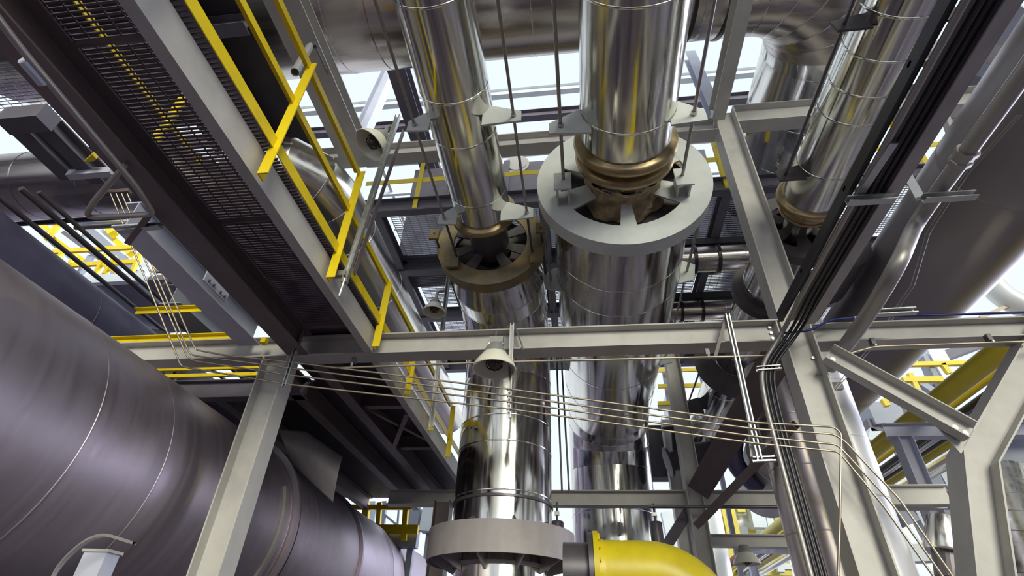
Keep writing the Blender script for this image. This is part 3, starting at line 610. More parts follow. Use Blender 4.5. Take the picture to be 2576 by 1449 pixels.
# blue cables on the right beam
trunk('cable', 'blue cable curving from the tall column onto the right beam', 'cable', [at(1968, 838, Y=4.42), at(2040, 832, Y=4.42), at(2085, 805, Y=4.44), at(2150, 800, Y=4.46)], .011, 'blue', .1)
trunk('cable', 'long dark blue cable lying along the top of the right beam', 'cable', [at(2195, 797, Y=4.48), at(2576, 786, Y=4.48), at(2700, 783, Y=4.48)], .012, 'blue', .05)
tag(MB().lathe(at(2148, 800, Y=4.46), (1, 0, 0), [(0, 0), (0, .016), (.03, .016), (.03, .010), (.045, .010), (.045, 0)], n=8).obj('cable_gland', 'galv'), 'small bright gland at the end of the curving blue cable', 'fitting')

# ================================================================= INSTRUMENT TUBING AND STRUTS
sA = thing('strut_post', 'short upright strut on the column in front of the left vessel', 'strut', at(745, 890, Y=4.40))
strut(sA, V((-2.83, 4.42, 3.765)), V((-2.83, 4.42, 4.40)), (0, -1, 0), 'strut_channel')
sB = thing('strut_post', 'upright strut on the long beam just right of the middle lamp', 'strut', V((-.62, 4.42, 3.42)))
strut(sB, V((-.62, 4.445, 3.42)), V((-.62, 4.445, 4.41)), (0, -1, 0), 'strut_channel')
MB().prism([V((-.60, 4.47, 4.40)), V((-.585, 4.49, 4.40)), V((-.50, 4.49, 4.14)), V((-.515, 4.47, 4.14))], (0, .02, 0)).obj('brace_strip', 'galv', sB)
sC = thing('strut_post', 'long upright strut crossing the beam left of the tall column', 'strut', V((1.44, 4.42, 3.04)))
strut(sC, V((1.42, 4.445, 3.04)), V((1.45, 4.445, 4.43)), (0, -1, 0), 'strut_channel')
MB().bar(at(1826, 800, Y=4.47), at(1797, 905, Y=4.47), .05, .03, (1, 0, 0)).obj('brace_strip', 'brownsteel', sC)
MB().bar(at(1888, 1072, Y=4.46), at(1896, 1150, Y=4.46), .05, .01, (0, 1, 0)).obj('side_plate', 'paint', sC)
strut(sC, at(1893, 1158, Y=4.46), at(1955, 1156, Y=4.46), (0, -1, 0), 'foot_channel')
YT = 4.392
rows = [ # pixels along each tube, from the bend at left to the bend at right
 [(320, 487), (492, 880), (560, 893), (740, 912), (1290, 980), (1900, 1063), (2098, 1074), (2116, 1090), (2113, 1300), (2108, 1449)],
 [(306, 487), (478, 892), (505, 897), (740, 927), (1290, 997), (1900, 1079), (2098, 1092), (2125, 1110), (2262, 1255), (2400, 1455)],
 [(292, 487), (472, 900), (490, 908), (735, 944), (1290, 1012), (1900, 1098), (2105, 1118), (2125, 1138), (2240, 1262), (2375, 1455)],
 [(278, 487), (455, 920), (470, 925), (728, 967), (1290, 1030), (1900, 1115), (2108, 1136), (2125, 1155), (2222, 1272), (2352, 1455)]]
for k, (row, lab) in enumerate(zip(rows, ('thin steel tube, top of the four, dropping straight down at its right end', 'thin steel tube, second from top of the four', 'thin steel tube, third from top of the four', 'thin steel tube, lowest of the four'))):
    Y0 = [3.4] + [YT]*9
    pts = [at(px, py, Y=Y0[i]) for i, (px, py) in enumerate(row)]
    trunk('instrument_tube', lab, 'tube', pts, .0085, 'tube', .05, 'instrument tubes strung below the long beam', n=8)
cd = trunk('thin_conduit', 'thin straight conduit strung level under the long beam past the lamp', 'conduit', [at(795, 918, Y=4.42), at(840, 926, Y=4.42), at(1245, 911, Y=4.42), at(1930, 895, Y=4.42)], .011, 'tube', .08)
trunk('thin_conduit', 'thin conduit under the right beam, ending near the bent column', 'conduit', [at(2128, 892, Y=4.42), at(2200, 872, Y=4.42), at(2555, 860, Y=4.42), at(2640, 858, Y=4.42)], .011, 'tube', .08)
for lab, px, py in (('small beam clamp above the thin conduit near the left column', 885, 915), ('small beam clamp above the thin conduit left of the cable bundle', 1783, 895), ('small beam clamp on the right thin conduit, beside the channel brace', 2203, 868), ('small beam clamp on the right thin conduit, near the bent column', 2498, 858)):
    p = at(px, py, Y=4.44); t = thing('beam_clamp', lab, 'clamp', p)
    MB().box(p+V((0, .03, .05)), (.035, .05, .06)).obj('jaw', 'darkpipe', t); MB().lathe(p+V((0, 0, -.03)), (0, 0, 1), [(0, 0), (0, .012), (.04, .012), (.04, 0)], n=6).obj('bolt', 'galv', t)
# conduit loop hanging on the walkway's left side
zc = 4.06
lp = [at(-40, 0, Z=zc), at(60, 132, Z=zc), at(345, 472, Z=zc), at(385, 535, Z=zc), at(372, 540, Z=zc), at(215, 548, Z=zc), at(232, 512, Z=zc), at(318, 412, Z=zc+.10)]
trunk('thin_conduit', 'bright conduit running under the walkway edge and looping back at its end', 'conduit', lp, .019, 'conduit', .09)
tag(MB().tube([at(62, 150, Z=zc), at(112, 208, Z=zc)], .034, 10).obj('conduit_fitting', 'paint_pale'), 'pale sleeve fitting on the conduit under the walkway', 'fitting')
tz = thing('trapeze_hanger', 'small trapeze hanger under the walkway left beam', 'hanger', at(340, 590, Z=4.1))
strut(tz, at(305, 585, Z=4.1), at(410, 572, Z=4.1), (0, -1, 0), 'strut_channel'); MB().bar(at(322, 610, Z=4.06), at(372, 545, Z=4.12), .04, .04).obj('angle_arm', 'brownsteel', tz)

# ================================================================= LAMPS
def lamp(label, c, ax, s, name='pendant_lamp'):
    "c: centre of the rim; ax: unit vector from the rim up to the cap"
    ax = V(ax).normalized(); c = V(c)
    t = thing(name, label, 'lamp', c)
    MB().lathe(c, ax, [(0, .20*s), (.004*s, .204*s), (.05*s, .19*s), (.11*s, .15*s), (.16*s, .115*s), (.16*s, .10*s), (.11*s, .135*s), (.05*s, .175*s), (.004*s, .19*s)], n=48, close=True).obj('shade', 'enamel', t, smooth=True, angle=50)
    MB().lathe(c, ax, [(.155*s, .0), (.155*s, .112*s), (.20*s, .10*s), (.25*s, .075*s), (.27*s, .06*s), (.27*s, 0)], n=32).obj('housing', 'lampgrey', t, smooth=True, angle=40)
    MB().lathe(c, ax, [(.15*s, .045*s), (.10*s, .062*s), (.05*s, .055*s), (.02*s, .03*s), (.01*s, 0)], n=24).obj('globe', 'glass', t, smooth=True)
    g = MB(); r0 = ax.orthogonal().normalized(); b0 = ax.cross(r0)
    for k in range(6):
        u = r0*cos(pi*k/6*2)+b0*sin(pi*k/6*2)
        g.tube([c+ax*.15*s+u*.08*s, c+ax*.08*s+u*.088*s, c+ax*.02*s+u*.06*s, c-ax*.012*s], .0045*s, 6)
    for h, r in ((.12, .085), (.04, .075)): g.tube([c+ax*h*s+(r0*cos(a)+b0*sin(a))*r*s for a in [2*pi*i/16 for i in range(17)]], .0045*s, 6)
    g.obj('wire_guard', 'cage', t)
    return t
lc = at(1243, 930, Y=4.32)
L1 = lamp('white-shaded caged lamp hanging under the long beam in the middle', lc, (0, 0, 1), 1.0)
MB().box(lc+V((0, .02, .285)), (.085, .09, .04)).obj('hood', 'lampgrey', L1)
jb = MB().box(lc+V((0, .06, .335)), (.13, .10, .06)).obj('junction_box', 'lampgrey', L1)
MB().tube([lc+V((-.005, .02, .35)), lc+V((-.005, .02, .43))], .006, 6).obj('stem', 'galv', jb)
for s in (-1, 1): MB().tube([lc+V((s*.055, .0, .29)), lc+V((s*.075, 0, .26))], .014, 8).obj('ear', 'galv', L1)
a2 = (RT*.50+UP*.62+FWD*.52)
L2 = lamp('white-shaded caged lamp tilted on the strut by the upper left rail', at(929, 366, Y=3.35), a2, .93)
MB().tube(fillet([at(929, 366, Y=3.35)+a2.normalized()*.24, at(975, 318, Y=3.5), at(998, 320, Y=3.45)], .05), .022, 10).obj('bracket_arm', 'lampgrey', L2, smooth=True)
a3 = (UP*.80+FWD*.55+RT*.05)
L3 = lamp('white-shaded caged lamp below the rusty ring, deep between the pipes', at(1091, 786, Y=5.35), a3, .72)
MB().tube(fillet([at(1091, 786, Y=5.35)+a3.normalized()*.18, at(1100, 735, Y=5.6), at(1122, 730, Y=5.6)], .05), .02, 8).obj('bracket_arm', 'lampgrey', L3, smooth=True)
L4 = lamp('clear-shaded lamp under a far beam at the bottom right', at(1880, 1420, Y=8.9), (0, 0, 1), .95)
# strut posts carrying the lamps
sl = thing('strut_post', 'tall upright strut carrying the upper left lamp', 'strut', V((-1.87, 3.36, 4.2)))
strut(sl, at(868, 715, Y=3.37), at(1003, 295, Y=3.37), (0, -1, 0), 'strut_channel', w=.05); 
MB().bar(at(890, 690, Y=3.42), at(1015, 330, Y=3.42), .006, .06, (0, 1, 0)).obj('side_angle', 'brownsteel', sl)
MB().box(at(855, 690, Y=3.36), (.12, .05, .05)).obj('clamp_foot', 'conduit', sl)
MB().tube([at(868, 700, Y=3.34), at(853, 745, Y=3.34)], .012, 8).obj('clamp_bolt', 'galv', sl)
sl3 = thing('strut_post', 'upright strut beside the deep lamp below the rusty ring', 'strut', V((-1.72, 5.5, 4.45)))
strut(sl3, at(1085, 1075, Y=5.62), at(1130, 690, Y=5.62), (0, -1, 0), 'strut_channel', w=.05)

# ================================================================= LOWER PIPEWORK
yl = thing('yellow_pipe', 'thick yellow flanged pipe bending down at the bottom centre', 'pipe', (.2, 6.0, 2.3))
yc = at(1500, 1440, Y=6.0); ya = (yc.x, 6.0, yc.z); R_ = at(1560, 1360, Y=6.0).z-yc.z
ye = bend((1.16, 6.0, yc.z), (1, 0, 0), (0, 0, -1), .55, 10)
pp = [V((yc.x+.02, 6.0, yc.z))]+ye+[V((1.16, 6.0, 0))]
MB().tube(pp, R_, 40).obj('pipe_body', 'yellowpipe', yl, smooth=True)
yfl = MB().lathe(ya, (1, 0, 0), [(-.02, 0), (-.02, R_+.085), (.03, R_+.085), (.03, R_+.01), (.09, R_+.004), (.09, R_)], n=48).obj('flange', 'yellowpipe', yl, smooth=True, angle=30)
bolts(yfl, [V((yc.x+.03, 6.0+(R_+.045)*cos(a), yc.z+(R_+.045)*sin(a))) for a in [2*pi*(i+.5)/16 for i in range(16)]], (1, 0, 0), .018, .02, 'yellowpipe')
sb = thing('dark_stub', 'dark stub pipe between the grey collar and the yellow flange', 'pipe', (-.2, 6.0, 2.3))
MB().lathe((-.22, 6.0, yc.z), (1, 0, 0), [(0, 0), (0, R_*.92), (.255, R_*.92), (.255, R_+.07), (yc.x+.22-.022, R_+.07), (yc.x+.22-.022, 0)], n=48).obj('stub_body', 'darkpipe', sb, smooth=True, angle=30)
# rigid vertical lines right and left of the column
f0 = radians(18.35); FX, FY, FR = None, None, .33
R0 = 7.6; ca = f0+math.asin(FR/R0)
F = thing('stained_pipe', 'stained vertical steel pipe left of the tall column', 'pipe', (R0*sin(ca), R0*cos(ca), 0))
clad(F, [(R0*sin(ca), R0*cos(ca), z) for z in (5.2, 4.4, 3.75, 3.0, 2.0, 0)], [FR]*6, 'pipe_f')
w0 = radians(27.4); ca = w0-math.asin(.30/6.6)
Wp = thing('pale_pipe', 'pale vertical jacketed pipe right of the tall column', 'pipe', (6.6*sin(ca), 6.6*cos(ca), 0))
clad(Wp, [(6.6*sin(ca), 6.6*cos(ca), z) for z in (5.15, 4.35, 3.7, 3.1, 2.2, 0)], [.30]*6, 'whitepipe')
tag(MB().box(at(2105, 972, Y=5.2), (.10, .05, .07)).obj('nameplate_block', 'paint'), 'small blank grey block beside the tall column', 'plate')
# mid-distance steel
ibeam('steel_column', 'slim grey column standing behind the centre pipe on its right', (1.76, 9.0, 0), (1.76, 9.0, 7.5), .25, .25, up=(1, 0, 0), cat='column')
ibeam('steel_beam', 'level grey beam low in the background crossing behind all the pipes', (-3.3, 9.1, 3.93), (5.6, 9.1, 3.93), .2, .24, tf=.02)
ibeam('steel_beam', 'lowest level grey beam in the background above the small lamp', (1.9, 9.0, 3.30), (3.6, 9.0, 3.30), .16, .17)
ibeam('steel_beam', 'level grey beam at the picture bottom below the small lamp', (1.3, 9.4, 2.58), (3.8, 9.4, 2.58), .16, .2)
ibeam('steel_brace', 'dark diagonal brace rising right from the slim background column', (1.86, 8.85, 4.05), at(1968, 872, Y=5.6), .34, .24, 'brownsteel', up=(0, 1, 0), cat='brace')
ibeam('steel_brace', 'thin dark diagonal brace below the stronger one, by the stained pipe', at(1755, 1320, Y=8.2), at(2000, 1068, Y=6.4), .10, .12, 'brownsteel', up=(0, 1, 0), cat='brace')
ibeam('steel_brace', 'dark diagonal brace dropping left from the slim background column', (1.7, 9.2, 3.8), at(1660, 1400, Y=9.2), .16, .16, 'paint_dark', up=(0, 1, 0), cat='brace')
trunk('thin_conduit', 'thin dark line strung level just under the low background beam', 'conduit', [(1.0, 8.7, 3.72), (3.6, 8.7, 3.72)], .025, 'darkpipe', .05)
ibeam('steel_column', 'dark column low behind the grey collar on its left', (-2.25, 8.8, 0), (-2.25, 8.8, 3.80), .26, .26, 'brownsteel', up=(1, 0, 0), cat='column')
ibeam('steel_column', 'slim upright steel just right of the centre riser', (2.0, 11.9, 0), (2.0, 11.9, 6.4), .24, .26, up=(1, 0, 0), cat='column')
for lab, px, Y in (('spring hanger can between the two risers', 1402, 8.2), ('spring hanger can right of the centre riser', 1652, 8.8)):
    p = at(px, 1340, Y=Y); t = thing('spring_hanger', lab, 'hanger', p)
    MB().lathe(p+V((0, 0, -.35)), (0, 0, 1), [(0, 0), (0, .085), (.02, .095), (.48, .095), (.5, .085), (.5, 0)], n=24).obj('can', 'darkpipe', t, smooth=True, angle=40)
    MB().tube([p+V((0, 0, .15)), p+V((0, 0, .42))], .016, 8).obj('rod', 'darkpipe', t)
    MB().box(p+V((0, 0, .26)), (.07, .05, .05)).obj('turnbuckle', 'galv', t)
for lab, x, dx in (('thin dark rod hanging between the risers, left of two', 1400, 0), ('thin dark rod hanging between the risers, right of two', 1412, 6)):
    trunk('hanger_rod', lab, 'rod', [at(x, 900, Y=7.6), at(x+14+dx, 1240, Y=7.6)], .014, 'darkpipe', .05)

# ================================================================= LEFT BACKGROUND
ibeam('steel_beam', 'pale lavender beam with bolted splice left of the walkway edge', (-3.42, 2.62, 4.42), (-3.42, BY-.12, 4.42), .24, .26, 'paint_pale')
q = at(500, 690, X=-3.28)
spl = thing('splice_plate', 'bolted splice plate on the pale lavender beam', 'plate', (-3.28, 3.5, 4.40))
MB().span((-3.29, 3.40, 4.34), (-3.275, 3.75, 4.50)).obj('plate', 'paint_pale', spl)
bolts(spl, [(-3.275, y, z) for y in (3.45, 3.52, 3.63, 3.70) for z in (4.37, 4.46)], (1, 0, 0), .014, .016, 'paint_dark')
yg = thing('guard_rail', 'short yellow rail above the long beam, left of the walkway', 'railing', (-4.5, 4.72, 4.42))
for z in (4.985, 4.585): MB().profile((-5.25 if z > 4.8 else -5.6, 4.72, z), (-3.62, 4.72, z), Lg(.06, .06, .008, 1, -1)).obj('rail', 'yellow', yg)
for x in (-5.05, -3.72): MB().bar((x, 4.76, 4.40), (x, 4.76, 5.0 if x < -4 else 4.72), .05, .05).obj('post', 'yellow', yg)
tag(MB().box(at(1505/3, 483+620/3, Y=4.2), (.07, .07, .09)).obj('corner_block', 'yellow'), 'small yellow block under the walkway edge beside the splice plate', 'block')
tag(MB().box(at(665, 858, Y=4.42), (.055, .06, .06)).obj('corner_block', 'yellow'), 'small yellow block at the top of the left column', 'block')
for k, ((xa, ya), (xb, yb), r, lab) in enumerate((((110, 575), (370, 808), .032, 'long dark pipe slanting above the blue duct, lowest of three'), ((205, 590), (420, 800), .036, 'long dark pipe slanting above the blue duct, middle of three'), ((240, 598), (450, 800), .028, 'long dark pipe slanting above the blue duct, uppermost of three'))):
    a, b = at(xa, ya, Z=5.9), at(xb, yb, Z=5.9); x = (a.x+b.x)/2
    trunk('slim_pipe', lab, 'pipe', [(x, a.y-.8, 5.9), (x, 9.4, 5.9)], r, 'darkpipe', .05)
a = at(200, 560, Y=4.6); trunk('slim_pipe', 'thin black pipe running level just under the left steel pipe', 'pipe', [(-9.5, 4.55, a.z), (-3.35, 4.55, a.z)], .035, 'black', .05)
a = at(200, 578, Y=4.9); trunk('slim_pipe', 'short pale pipe end behind the trapeze hanger', 'pipe', [at(190, 573, Y=4.9), at(330, 565, Y=4.9)], .035, 'conduit', .05)
# far platform on the left
FY = 9.5
f0_, f1_ = at(205, 700, Y=FY), at(338, 705, Y=FY)
fp = thing('far_platform', 'far platform with pale edge beam and yellow rails beyond the slanting dark pipes', 'platform', ((f0_.x+f1_.x)/2, FY+1, f0_.z))
zf = at(280, 703, Y=FY).z
MB().box(((f0_.x+f1_.x)/2, FY, zf), (f1_.x-f0_.x+.6, .14, .26)).obj('edge_beam', 'farpale', fp)
MB().span((f0_.x-1.5, FY+.08, zf-.02), (f1_.x+1.0, FY+2.6, zf+.10)).obj('deck', 'paint_dark', fp)
for x in (f0_.x-.6, f0_.x+.5, f1_.x): MB().bar((x, FY+.1, zf-.10), (x, FY+2.6, zf-.10), .14, .16).obj('joist', 'fargrey', fp)
for ya, yb, xa, xb in ((634, 632, 130, 345), (668, 664, 168, 350)):
    a, b = at(xa, ya, Y=FY), at(xb, yb, Y=FY); MB().bar((a.x, FY, a.z), (b.x, FY, a.z), .07, .13).obj('rail', 'yellow', fp)
for xa, ya, xb, yb in ((172, 672, 190, 640), (240, 690, 265, 640), (262, 690, 290, 645), (330, 690, 352, 640), (148, 650, 160, 628)):
    MB().bar(at(xa, ya, Y=FY-.05), at(xb, yb, Y=FY-.05), .09, .09, (0, 1, 0)).obj('post', 'yellow', fp)
MB().bar(at(260, 665, Y=FY), at(300, 690, Y=FY), .09, .09, (0, 1, 0)).obj('brace', 'yellow', fp)
ft = thing('steelwork', 'far pale and yellow steel frame against the sky above the blue duct', 'steelwork', at(250, 610, Y=11.5))
for (xa, ya, xb, yb, w, m) in ((120, 590, 225, 668, .16, 'yellow'), (100, 562, 128, 582, .16, 'yellow'), (118, 600, 152, 560, .16, 'yellow'), (190, 545, 330, 668, .20, 'fargrey'), (215, 545, 362, 668, .12, 'farpale'),
        (255, 545, 285, 590, .22, 'yellow'), (290, 605, 330, 640, .18, 'yellow'), (160, 585, 250, 650, .12, 'paint_dark'), (165, 560, 205, 600, .3, 'farpale'), (300, 548, 420, 690, .14, 'fargrey'), (135, 612, 190, 660, .12, 'fargrey'), (90, 575, 140, 620, .10, 'paint_dark'), (60, 560, 340, 556, .16, 'fargrey')):
    MB().bar(at(xa, ya, Y=11.5+random.random()), at(xb, yb, Y=11.5+random.random()), w, w, (0, 1, 0)).obj('member', m, ft)
ft2 = thing('steelwork', 'far cluttered white and yellow steelwork between the slanting pipes and the lavender beam', 'steelwork', at(430, 760, Y=13))
rnd = random.Random(3)
for i in range(30):
    t_ = rnd.random(); x0 = 345+130*t_+rnd.uniform(-28, 40); y0 = 630+190*t_+rnd.uniform(-15, 25); s_ = rnd.choice((.8, .8, -1.6, .04))
    L_ = rnd.uniform(14, 55); m_ = rnd.choice(('yellow', 'yellow', 'fargrey', 'paint_dark', 'farpale', 'fargrey', 'paint_dark'))
    k_ = L_/hypot(1, s_)
    MB().bar(at(x0, y0, Y=13+rnd.random()*2), at(x0+k_, y0+k_*s_, Y=13+rnd.random()*2), rnd.uniform(.05, .16), .10, (0, 1, 0)).obj('member', m_, ft2)
dd = thing('far_duct', 'small brown duct stub under the lavender beam, among far yellow clutter', 'duct', at(460, 730, Y=6.5))
MB().lathe(at(472, 700, Y=6.4), (at(440, 735, Y=6.4)-at(472, 700, Y=6.4)), [(0, 0), (0, .22), (.32, .22), (.32, 0)], n=28).obj('duct_stub', 'brownsteel', dd, smooth=True)
ibeam('steel_beam', 'dark grey beam receding behind the lavender beam', (-5.05, 4.9, 5.35), (-5.05, 11, 5.35), .3, .3, 'fargrey')
# upper-left platform
ul = thing('upper_left_platform', 'upper platform of pale grating and dark beams at the top left corner', 'platform', (-5.5, 2.6, 7.7))
panel(-9.4, -6.72, 1.6, 2.62, 7.7, ul); panel(-9.4, -6.72, 2.85, 3.75, 7.7, ul)
MB().span((-6.68, .4, 7.70), (-5.58, 9.5, 7.72)).obj('deck_plate', 'plate', ul); MB().span((-5.20, .4, 7.70), (-3.62, 5.6, 7.72)).obj('deck_plate', 'plate', ul)
MB().span((-5.58, .4, 7.70), (-5.20, 4.05, 7.72)).obj('deck_plate', 'plate', ul)
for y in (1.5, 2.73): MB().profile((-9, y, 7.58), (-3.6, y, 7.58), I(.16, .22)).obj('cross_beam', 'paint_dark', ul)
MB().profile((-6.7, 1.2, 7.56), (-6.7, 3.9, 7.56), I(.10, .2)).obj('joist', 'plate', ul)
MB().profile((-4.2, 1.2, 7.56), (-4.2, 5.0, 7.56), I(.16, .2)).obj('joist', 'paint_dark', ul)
db = thing('pipe_support', 'dark channel frame hanging left of the walkway above the left steel pipe', 'steelwork', at(150, 360, Z=5.6))
for xa, ya, xb, yb in ((20, 285, 185, 440), (112, 318, 268, 448)):
    a, b = at(xa, ya, Z=5.6), at(xb, yb, Z=5.6); x = (a.x+b.x)/2
    MB().profile((x, a.y, 5.6), (x, b.y, 5.6), I(.17, .16)).obj('channel', 'paint_dark', db)
MB().prism([at(210, 408, Z=5.52), at(232, 388, Z=5.52), at(243, 400, Z=5.52), at(236, 406, Z=5.52)], (0, 0, .05)).obj('corner_block', 'yellow', db)
a, b = at(20, 305, Z=5.5), at(120, 292, Z=5.5); MB().bar((a.x, a.y, 5.5), (b.x, a.y, 5.5), .17, .18).obj('cross_channel', 'paint_dark', db)
a, b = at(175, 440, Z=5.5), at(285, 432, Z=5.5); MB().bar((a.x, a.y, 5.5), (b.x, a.y, 5.5), .07, .08).obj('cross_angle', 'paint_pale', db)

# ================================================================= RIGHT BACKGROUND
ZR = 4.9
rack = (('yellow_pipe', 'broad yellow pipe rising to the right behind the bent column', (2330, 1010), 56.75, .130, 'yellowpipe'),
        ('yellow_pipe', 'slim yellow pipe just below the broad yellow pipe on the right', None, 58.35, .040, 'yellowpipe'),
        ('slim_pipe', 'black pipe below the slim yellow pipe, upper of two black ones', None, 59.45, .05, 'black'),
        ('slim_pipe', 'slim shiny pipe between the two black pipes on the right', None, 60.15, .06, 'clad_g'),
        ('slim_pipe', 'black pipe above the lower yellow pipe, lower of two black ones', None, 60.75, .045, 'black'),
        ('yellow_pipe', 'middle-sized yellow pipe under the black pipes on the right', None, 61.5, .075, 'yellowpipe'),
        ('steam_pipe', 'shiny jacketed pipe at the bottom of the pipe rack on the right', None, 63.0, .14, 'clad_g'))
for nm, lab, _, ang, r, m in rack:
    H = ZR-1.6; x = H*tan(radians(ang)); y1 = 26 if 'broad' in lab or 'slim yellow' in lab or 'middle' in lab else 24
    trunk(nm, lab, 'pipe', [(x, 3.0, ZR), (x, y1, ZR)], r, m, .05, n=20)
x = 3.3*tan(radians(56.75))
tag(MB().lathe((x, 20.0, ZR), (0, 1, 0), [(0, .131), (0, .136), (.9, .136), (.9, .131)], n=24, close=True).obj('painted_band', 'rustmark'), 'rust-brown band around the far end of the broad yellow pipe', 'band')
rs = thing('pipe_rack', 'pale steel pipe rack trestles carrying the yellow and black pipes', 'rack', (6, 10, 0))
for y in (8.0, 12.0, 17.0):
    MB().profile((4.4, y, ZR-.30), (8.2, y, ZR-.30), I(.16, .2)).obj('cross_beam', 'paint_pale', rs)
    for x in (4.6, 8.0): MB().profile((x, y, 0), (x, y, ZR-.4), I(.2, .2), up=(1, 0, 0)).obj('leg', 'paint_pale', rs)
def pxbar(parent, xa, ya, Ya, xb, yb, Yb, w, h, m, nm='member', up=(0, 0, 1)):
    return MB().bar(at(xa, ya, Y=Ya), at(xb, yb, Y=Yb), w, h, up).obj(nm, m, parent)
ibeam('steel_beam', 'short grey beam with end plate low between the pale pipe and the bent column', at(2225, 1248, Y=6.2), at(2385, 1247, Y=6.2), .14, .20)
ibeam('steel_beam', 'thin grey beam just below the short beam with end plate', at(2240, 1277, Y=6.4), at(2375, 1275, Y=6.4), .10, .05)
fr = thing('steelwork', 'far pale steel frame low on the right, below the yellow pipe rack', 'steelwork', at(2300, 1350, Y=12))
for xa, ya, xb, yb, w, m in ((2330, 1190, 2420, 1400, .32, 'fargrey'), (2290, 1245, 2400, 1449, .30, 'farpale'), (2255, 1310, 2372, 1255, .30, 'fargrey'), (2240, 1300, 2320, 1290, .10, 'fargrey'), (2345, 1240, 2355, 1330, .22, 'fargrey'), (2240, 1395, 2345, 1392, .30, 'farpale'), (2365, 1180, 2410, 1260, .35, 'farpale'), (2250, 1370, 2300, 1449, .12, 'fargrey')):
    pxbar(fr, xa, ya, 12, xb, yb, 12.3, w, w, m, up=(0, 1, 0))
hp = thing('cone_hopper', 'small dark steel cone beside the bent column at the bottom right', 'hopper', at(2370, 1360, Y=6))
q0, q1 = at(2368, 1325, Y=6), at(2378, 1392, Y=6)
MB().lathe(q1, q0-q1, [(0, 0), (0, .17), (.02, .18), (.34, .11), (.34, 0)], n=32).obj('cone', 'clad_g', hp, smooth=True, angle=40)
MB().tube([q1, q1+(q1-q0)*.9], .11, 20).obj('stem', 'darkpipe', hp)
# right of the bent column
rf = thing('steelwork', 'far blue-grey steelwork and sky right of the bent column', 'steelwork', at(2530, 1100, Y=9))
for xa, ya, xb, yb, w, m in ((2490, 1185, 2600, 1110, .36, 'fargrey'), (2500, 1240, 2600, 1190, .16, 'fargrey'), (2505, 1150, 2600, 1095, .07, 'paint_dark'), (2500, 1215, 2560, 1300, .3, 'farpale'), (2510, 1080, 2600, 1060, .10, 'fargrey'), (2505, 1265, 2600, 1270, .14, 'fargrey')):
    pxbar(rf, xa, ya, 8.5, xb, yb, 8.5, w, w, m, up=(0, 1, 0))
bp = thing('steam_pipe', 'shiny seamed pipe in the bottom right corner beyond the bent column', 'pipe', at(2560, 1380, Y=6.5))
a, b = at(2545, 1230, Y=7.0), at(2600, 1480, Y=5.6); d = b-a
clad(bp, [a+d*t for t in (0, .25, .45, .65, .85, 1.2)], [.34]*6, 'clad_g')
# far yellow rails seen beyond the wide duct's end
yr = thing('guard_rail', 'far yellow rails and posts seen between the wide duct and the yellow pipe', 'railing', at(2380, 930, Y=14))
for xa, ya, xb, yb, w in ((2290, 917, 2430, 914, .12), (2270, 956, 2370, 955, .14), (2288, 940, 2315, 995, .12), (2370, 916, 2388, 940, .12), (2230, 1003, 2250, 1000, .16), (2222, 1005, 2232, 1022, .14), (2400, 1000, 2430, 997, .14)):
    pxbar(yr, xa, ya, 14, xb, yb, 14, w, w, 'yellow', 'rail', (0, 1, 0))
fr2 = thing('steelwork', 'far pale slanting steel beyond the wide duct, above the channel brace', 'steelwork', at(2360, 930, Y=17))
for xa, ya, xb, yb, w, m in ((2345, 890, 2385, 960, .5, 'farpale'), (2330, 900, 2360, 970, .35, 'fargrey'), (2360, 903, 2470, 862, .3, 'paint_dark'), (2300, 955, 2345, 985, .2, 'fargrey'), (2180, 1050, 2270, 1044, .7, 'fargrey'), (2180, 1035, 2270, 1030, .15, 'farpale'), (2180, 1075, 2260, 1072, .4, 'paint_dark'), (2180, 1095, 2220, 1110, .4, 'farpale')):
    pxbar(fr2, xa, ya, 17, xb, yb, 17, w, w, m, up=(0, 1, 0))
# above the right beam at the picture edge
fb = thing('far_duct', 'pale blue-white far duct at the right edge above the beam', 'duct', at(2540, 720, Y=10))
MB().tube(fillet([at(2480, 690, Y=10), at(2520, 745, Y=10), at(2620, 790, Y=10)], .5), .24, 24).obj('duct_body', 'farwhite', fb, smooth=True)
pxbar(fb, 2465, 800, 10, 2620, 735, 10, .07, .07, 'tube', 'pipe', (0, 1, 0))
# upper right corner steel
ur2 = thing('roof_steelwork', 'dark and pale roof steel crossing the sky at the top right corner', 'steelwork', at(2490, 130, Z=11))
for xa, ya, xb, yb, w, h, m in ((2440, 0, 2640, 120, .55, .2, 'fargrey'), (2400, 70, 2640, 200, 1.15, .1, 'paint'), (2380, 140, 2600, 240, .30, .3, 'fargrey'), (2360, 182, 2600, 232, .26, .3, 'paint_dark')):
    a, b = at(xa, ya, Z=11), at(xb, yb, Z=11.2); MB().bar(a, b, w, h).obj('member', m, ur2)
kg = thing('knee_gusset', 'pale triangular knee bracket under the upper right beam', 'bracket', at(2410, 310, Y=4.72))
MB().prism([at(2368, 258, Y=4.72), at(2440, 250, Y=4.72), at(2452, 300, Y=4.72), at(2425, 335, Y=4.72), at(2392, 345, Y=4.72)], (0, .05, 0)).obj('plate', 'paint_pale', kg)
MB().bar(at(2366, 262, Y=4.70), at(2398, 352, Y=4.70), .05, .10, (0, 1, 0)).obj('edge_angle', 'paint', kg)
